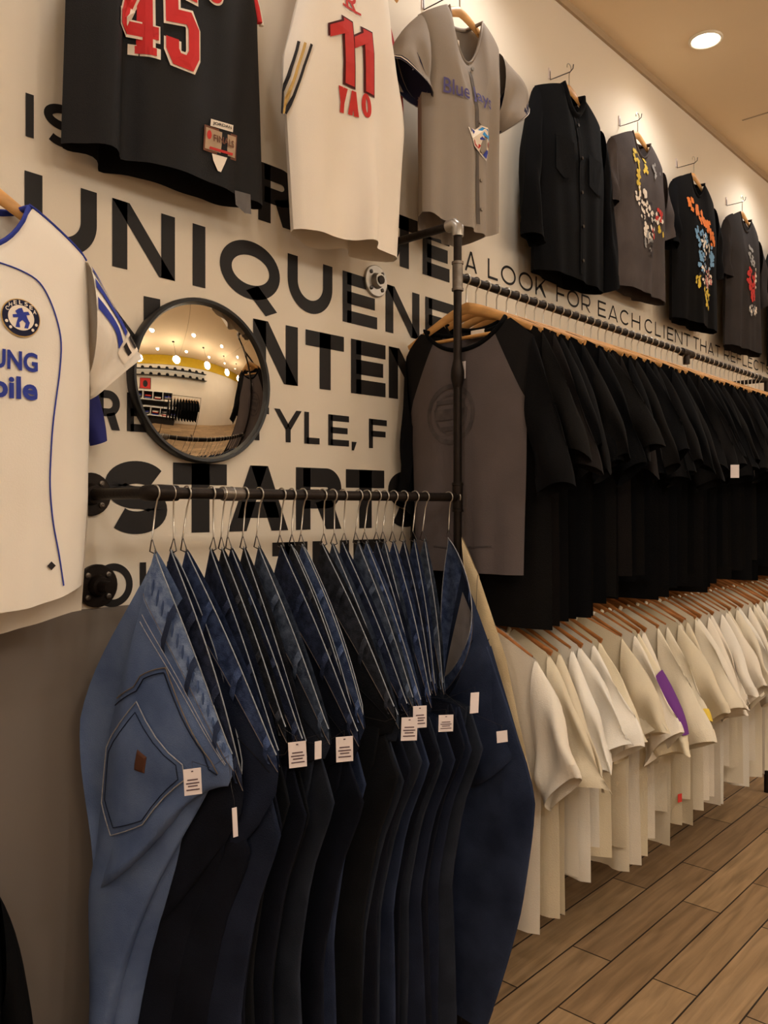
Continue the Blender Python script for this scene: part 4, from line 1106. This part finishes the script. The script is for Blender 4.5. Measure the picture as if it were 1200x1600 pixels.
for i, (px, c) in enumerate(jl):
    nm = ordw(i+1)
    kw = {}
    if i == 0: kw = dict(yaw=radians(13), T=.03, pocket=True, opn=.012, bx=.19, bz=-.36, loops=(.30, .56, .86), flare=.085, wk0=.20, lo1=.05, wk1=.34)
    elif i == 1: kw = dict(spread=.03, bx=.19, bz=-.40, yaw=radians(8), T=.018, opn=.014, lay=SEAT2, wk0=.72)
    elif i == 2: kw = dict(T=.018, bx=.25, bz=-.36, yaw=radians(5), lay=SEAT2)
    elif i in (9, 10): kw = dict(spread=.018, bx=.19, bz=-.35)
    else: kw = dict(bx=R.uniform(.19, .23), bz=R.uniform(-.37, -.31), yaw=radians(R.uniform(-3, 4)))
    if i >= 13: kw['bx'] = lerp(.19, .06, (i-13)/8)+R.uniform(-.01, .01); kw['bz'] = R.uniform(-.38, -.34)
    lb = ('light blue jeans with a back pocket and brown leather patch, leftmost on the pipe rail' if i == 0 else
          'dark indigo jeans with gaping waistband, second from the left on the pipe rail' if i == 1 else
          '%s jeans hung by the waistband on the pipe rail, %s from the left' % (JW[c], nm))
    o, S = jeans(px, c, lb, 500+i, **kw)
    made.append((o, S))
    s_hook(o.location.x, 'wire hook on the jeans rail holding the %s jeans from the left' % nm if i else 'wire hook on the rail elbow holding the light blue jeans', R.uniform(-.012, .006))
o, S = jeans(692, 'mid', 'mid blue jeans with an open waistband, rightmost blue pair on the pipe rail', 590, bx=-.02, bz=-.385, spread=.125, back=.045, edge=THREADL, T=.022, lay=LAST, opn=.02, s=1.765, loops=(.35, .7))
made.append((o, S))
mb = MB(); mb.grid([[S(1, lerp(.10, .92, i/12), lerp(.14, .9, j/8), -.007) for i in range(13)] for j in range(9)]); mb.build('pocket_lining', LINING, o, smooth='all')
s_hook(1.765, 'wire hook holding the blue jeans with the open waistband', 0)
o, S = jeans(712, 'cream', 'cream canvas trousers showing a strip behind the rightmost blue jeans', 591, bx=.04, bz=-.385, T=.012, lay=dict(LAST, O=[(0, (.02, 0)), (.12, (.075, -.10)), (.5, (.165, -.31)), (1, (.225, -.55))], LO=[(k, (x-.035, z)) for k, (x, z) in LAST['LO']]), s=1.80, edge=DEN['cream'], loops=(.5,))
o['label'] = 'cream canvas trousers showing as a pale strip behind the rightmost blue jeans'; o['category'] = 'trousers'; o.name = 'trousers'
s_hook(1.80, 'wire hook holding the cream trousers beside the post')

# paper price tags tied to waistbands
for px, py, wpx, hpx, n, yw in ((300, 1201, 27, 41, 1.16, .5), (464, 1159, 28, 40, 1.10, .7), (497, 1158, 12, 28, 1.13, 1.2), (538, 1151, 27, 39, 1.10, .7), (640, 1121, 26, 36, 1.09, .7), (656, 1103, 22, 34, 1.10, .8), (697, 1117, 24, 26, 1.12, .7), (742, 1082, 17, 32, 1.12, 1.0), (366, 1262, 8, 46, 1.13, 1.2), (784, 1142, 18, 18, 1.12, .7)):
    p = at(px, py, n); Z = p.x*CT+n*ST
    o, S = min(made, key=lambda a: abs(a[0].location.x-p.x+.02) if px != 300 else a[0].location.x)
    yaw0 = o.rotation_euler.z
    mi = Matrix.Translation(o.location) @ Matrix.Rotation(yaw0, 4, 'Z')
    loc = mi.inverted() @ p
    face = -math.atan2(CT, ST)      # square to the view
    tg = price_tag(o, loc, wpx*Z/F, hpx*Z/F, face-yaw0+(.25 if yw < 1 else .6), tilt=R.uniform(-.06, .06), lines=wpx > 20)
    tg['label'] = 'white paper price tag'
    top = S(-1, .97, .05, .004)
    MB().tube([loc+Vector((0, 0, -.004)), loc+Vector((0, 0, .012)), loc.lerp(top, .5)+Vector((0, 0, -.01)), top], .0004, 5).build('thread', M['dark_wire'], tg)

# ------------------------------------------------------------------ far side of the shop, seen in the mirror
WHT = mat('white_laminate', (232, 226, 214), .5, 0, 0); DK = mat('dark_shelf', (36, 33, 32), .6, 0, .1)
def cube_shelf(s, z, n, cols, label):
    t = thing('cube_shelf', label, 'shelf', (s, n, z), pi)
    w_ = .46; h_ = .42; d = .36
    for k in range(cols+1): MB().box((k*w_-cols*w_/2, 0, h_/2), (.03, d, h_)).build('divider', WHT, t, smooth=False)
    for zz in (.015, h_-.015): MB().box((0, 0, zz), (cols*w_+.03, d, .03)).build('shelf_board', WHT, t, smooth=False)
    MB().box((0, d/2-.006, h_/2), (cols*w_, .01, h_)).build('back_panel', DK, t, smooth=False)
    return t
def stack(s, n, z, cols, where):
    R = random.Random(int(s*100)+int(z*10)); zz = z
    for i, c in enumerate(cols):
        h = R.uniform(.035, .055)
        mb = MB().tube([(-.15, 0, h/2), (.15, 0, h/2)], [h/2, h/2], 12)
        mb = MB(); mb.grid([[(.15*max(-1, min(1, 1.3*cos(a)))*q, .12*max(-1, min(1, 1.3*sin(a)))*q, zq*h) for a in [2*pi*k/20 for k in range(20)]] for q, zq in ((.01, 0), (.96, .05), (1, .5), (.96, .95), (.01, 1))], True)
        ob = mb.build('folded_shirt', c, loc=(s, n, zz)); tag(ob, 'folded shirt across the shop, %s, %s from the bottom' % (where, ordw(i+1)), 'folded shirt', 'folded shirts in the cube shelves'); zz += h+.001
cube_shelf(.3, 1.12, Y0+.22, 5, 'white cube shelf unit on the far side of the shop, upper of two')
cube_shelf(.7, .40, Y0+.22, 5, 'white cube shelf unit on the far side of the shop, lower of two')
cb_ = thing('shelf_plinth', 'dark display plinth under the white cube shelves across the shop', 'plinth', (.5, Y0+.22, 0), pi)
MB().box((0, 0, .385), (2.5, .30, .03)).build('top', DK, cb_, smooth=False); MB().box((0, .02, .185), (2.4, .24, .37)).build('body', DK, cb_, smooth=False)
bk2 = thing('shelf_bracket_board', 'dark board carrying the upper white cube shelf across the shop', 'shelf', (.3, Y0+.2, 1.09), pi)
MB().box((0, 0, .012), (2.2, .38, .03)).build('board', DK, bk2, smooth=False); MB().box((0, .17, -.14), (2.0, .03, .28)).build('rail', DK, bk2, smooth=False)
for j, (cx0, zz, nm) in enumerate(((.3, 1.151, 'upper unit'), (.7, .431, 'lower unit'))):
    for k in range(5):
        where = '%s, %s cube' % (nm, ordw(k+1))
        stack(cx0+(k-2)*.46, Y0+.24, zz, [[M['black'][0], RED2, OFFW, M['black'][1], GREYP, BLUE][(k*2+j+q) % 6] for q in range(4)], where)
po_ = thing('poster', 'square red poster with a dark figure shape on the far wall', 'poster', (.1, Y0+.012, 1.62), pi)
MB().box((0, 0, .25), (.55, .02, .55)).build('frame', DK, po_, smooth=False); MB().box((0, -.012, .25), (.5, .006, .5)).build('sheet', RED2, po_, smooth=False)
MB().add(*[(lambda v, f_: ([(x, -.0165, z+.25) for x, z in v], f_))(*disc_polys(0, -.02, .12, .17)[0])][0]).build('figure_shape', DK, po_, smooth=False)
# two dark rows of caps on ledges under the yellow band
for lz, lab in ((2.62, 'upper'), (2.3, 'lower')):
    lg = thing('cap_ledge', 'long dark ledge below the yellow band, %s of two' % lab, 'shelf', (.6, Y0+.13, lz), pi)
    MB().box((0, 0, -.012), (5.6, .24, .024)).build('board', DK, lg, smooth=False); MB().box((0, .11, -.06), (5.6, .02, .1)).build('back_rail', WHT, lg, smooth=False)
    for k in range(14):
        c = thing('cap', 'dark peaked cap on the %s ledge across the shop, %s from the left' % (lab, ordw(14-k)), 'cap', (.6-2.6+.4*k, Y0+.13, lz), pi, 'caps on the ledges')
        mb = MB(); mb.grid([[(.085*q*cos(a), .095*q*sin(a), h) for a in [2*pi*i/16 for i in range(16)]] for q, h in ((1, 0), (.98, .05), (.8, .09), (.45, .115), (.02, .12))], True); mb.build('crown', M['black'][k % 4], c)
        mb = MB(); mb.grid([[(.08*cos(a)*1.0, -.09*sin(a)*q-.0, .008-.012*(q-1)) for a in [pi*i/10 for i in range(11)]] for q in (.9, 1.5, 1.95)]); mb.build('peak', M['black'][(k+1) % 4], c)
# a rail of dark shirts further along the far side
rr2 = thing('clothes_rail', 'black floor rail of dark shirts in the middle of the shop', 'clothes rail', (1.75, -1.25, 0))
MB().tube([(-.7, 0, 0), (-.7, 0, 1.5), (.7, 0, 1.5), (.7, 0, 0)], .012, 10).build('frame', M['iron'], rr2)
for x in (-.7, .7): MB().box((x, 0, .012), (.04, .5, .024)).build('foot', M['iron'], rr2, smooth=False)
gp = Garment(sw=.2, nw=.08, slope=.06, L=.7, prof=((0, .2), (.3, .22), (1, .23)), T=.018, seed=9)
for k in range(11):
    hanger('wooden coat hanger on the floor rail across the shop, %s from the left' % ordw(11-k), (1.2+.11*k, -1.25, 1.5), RZ, group='hangers on the far floor rail', bar=False)
    ob = thing('t_shirt', 'dark shirt on the floor rail across the shop, %s from the left' % ordw(11-k), 't-shirt', (1.2+.11*k, -1.25, 1.5-HZ), RZ, 'dark shirts on the far floor rail')
    if k == 0:
        bo = gp.body('body', M['black'][0], ob, 12, 10); sl_ = [gp.sleeve('sleeve', M['black'][0], ob, sd, (.32, -.3), (.22, -.34), bu=.33, Ts=.02, K=5, n=10)[0] for sd in (1, -1)]
    else:
        for q in [bo]+sl_:
            cc = q.copy(); C.objects.link(cc); cc.parent = ob
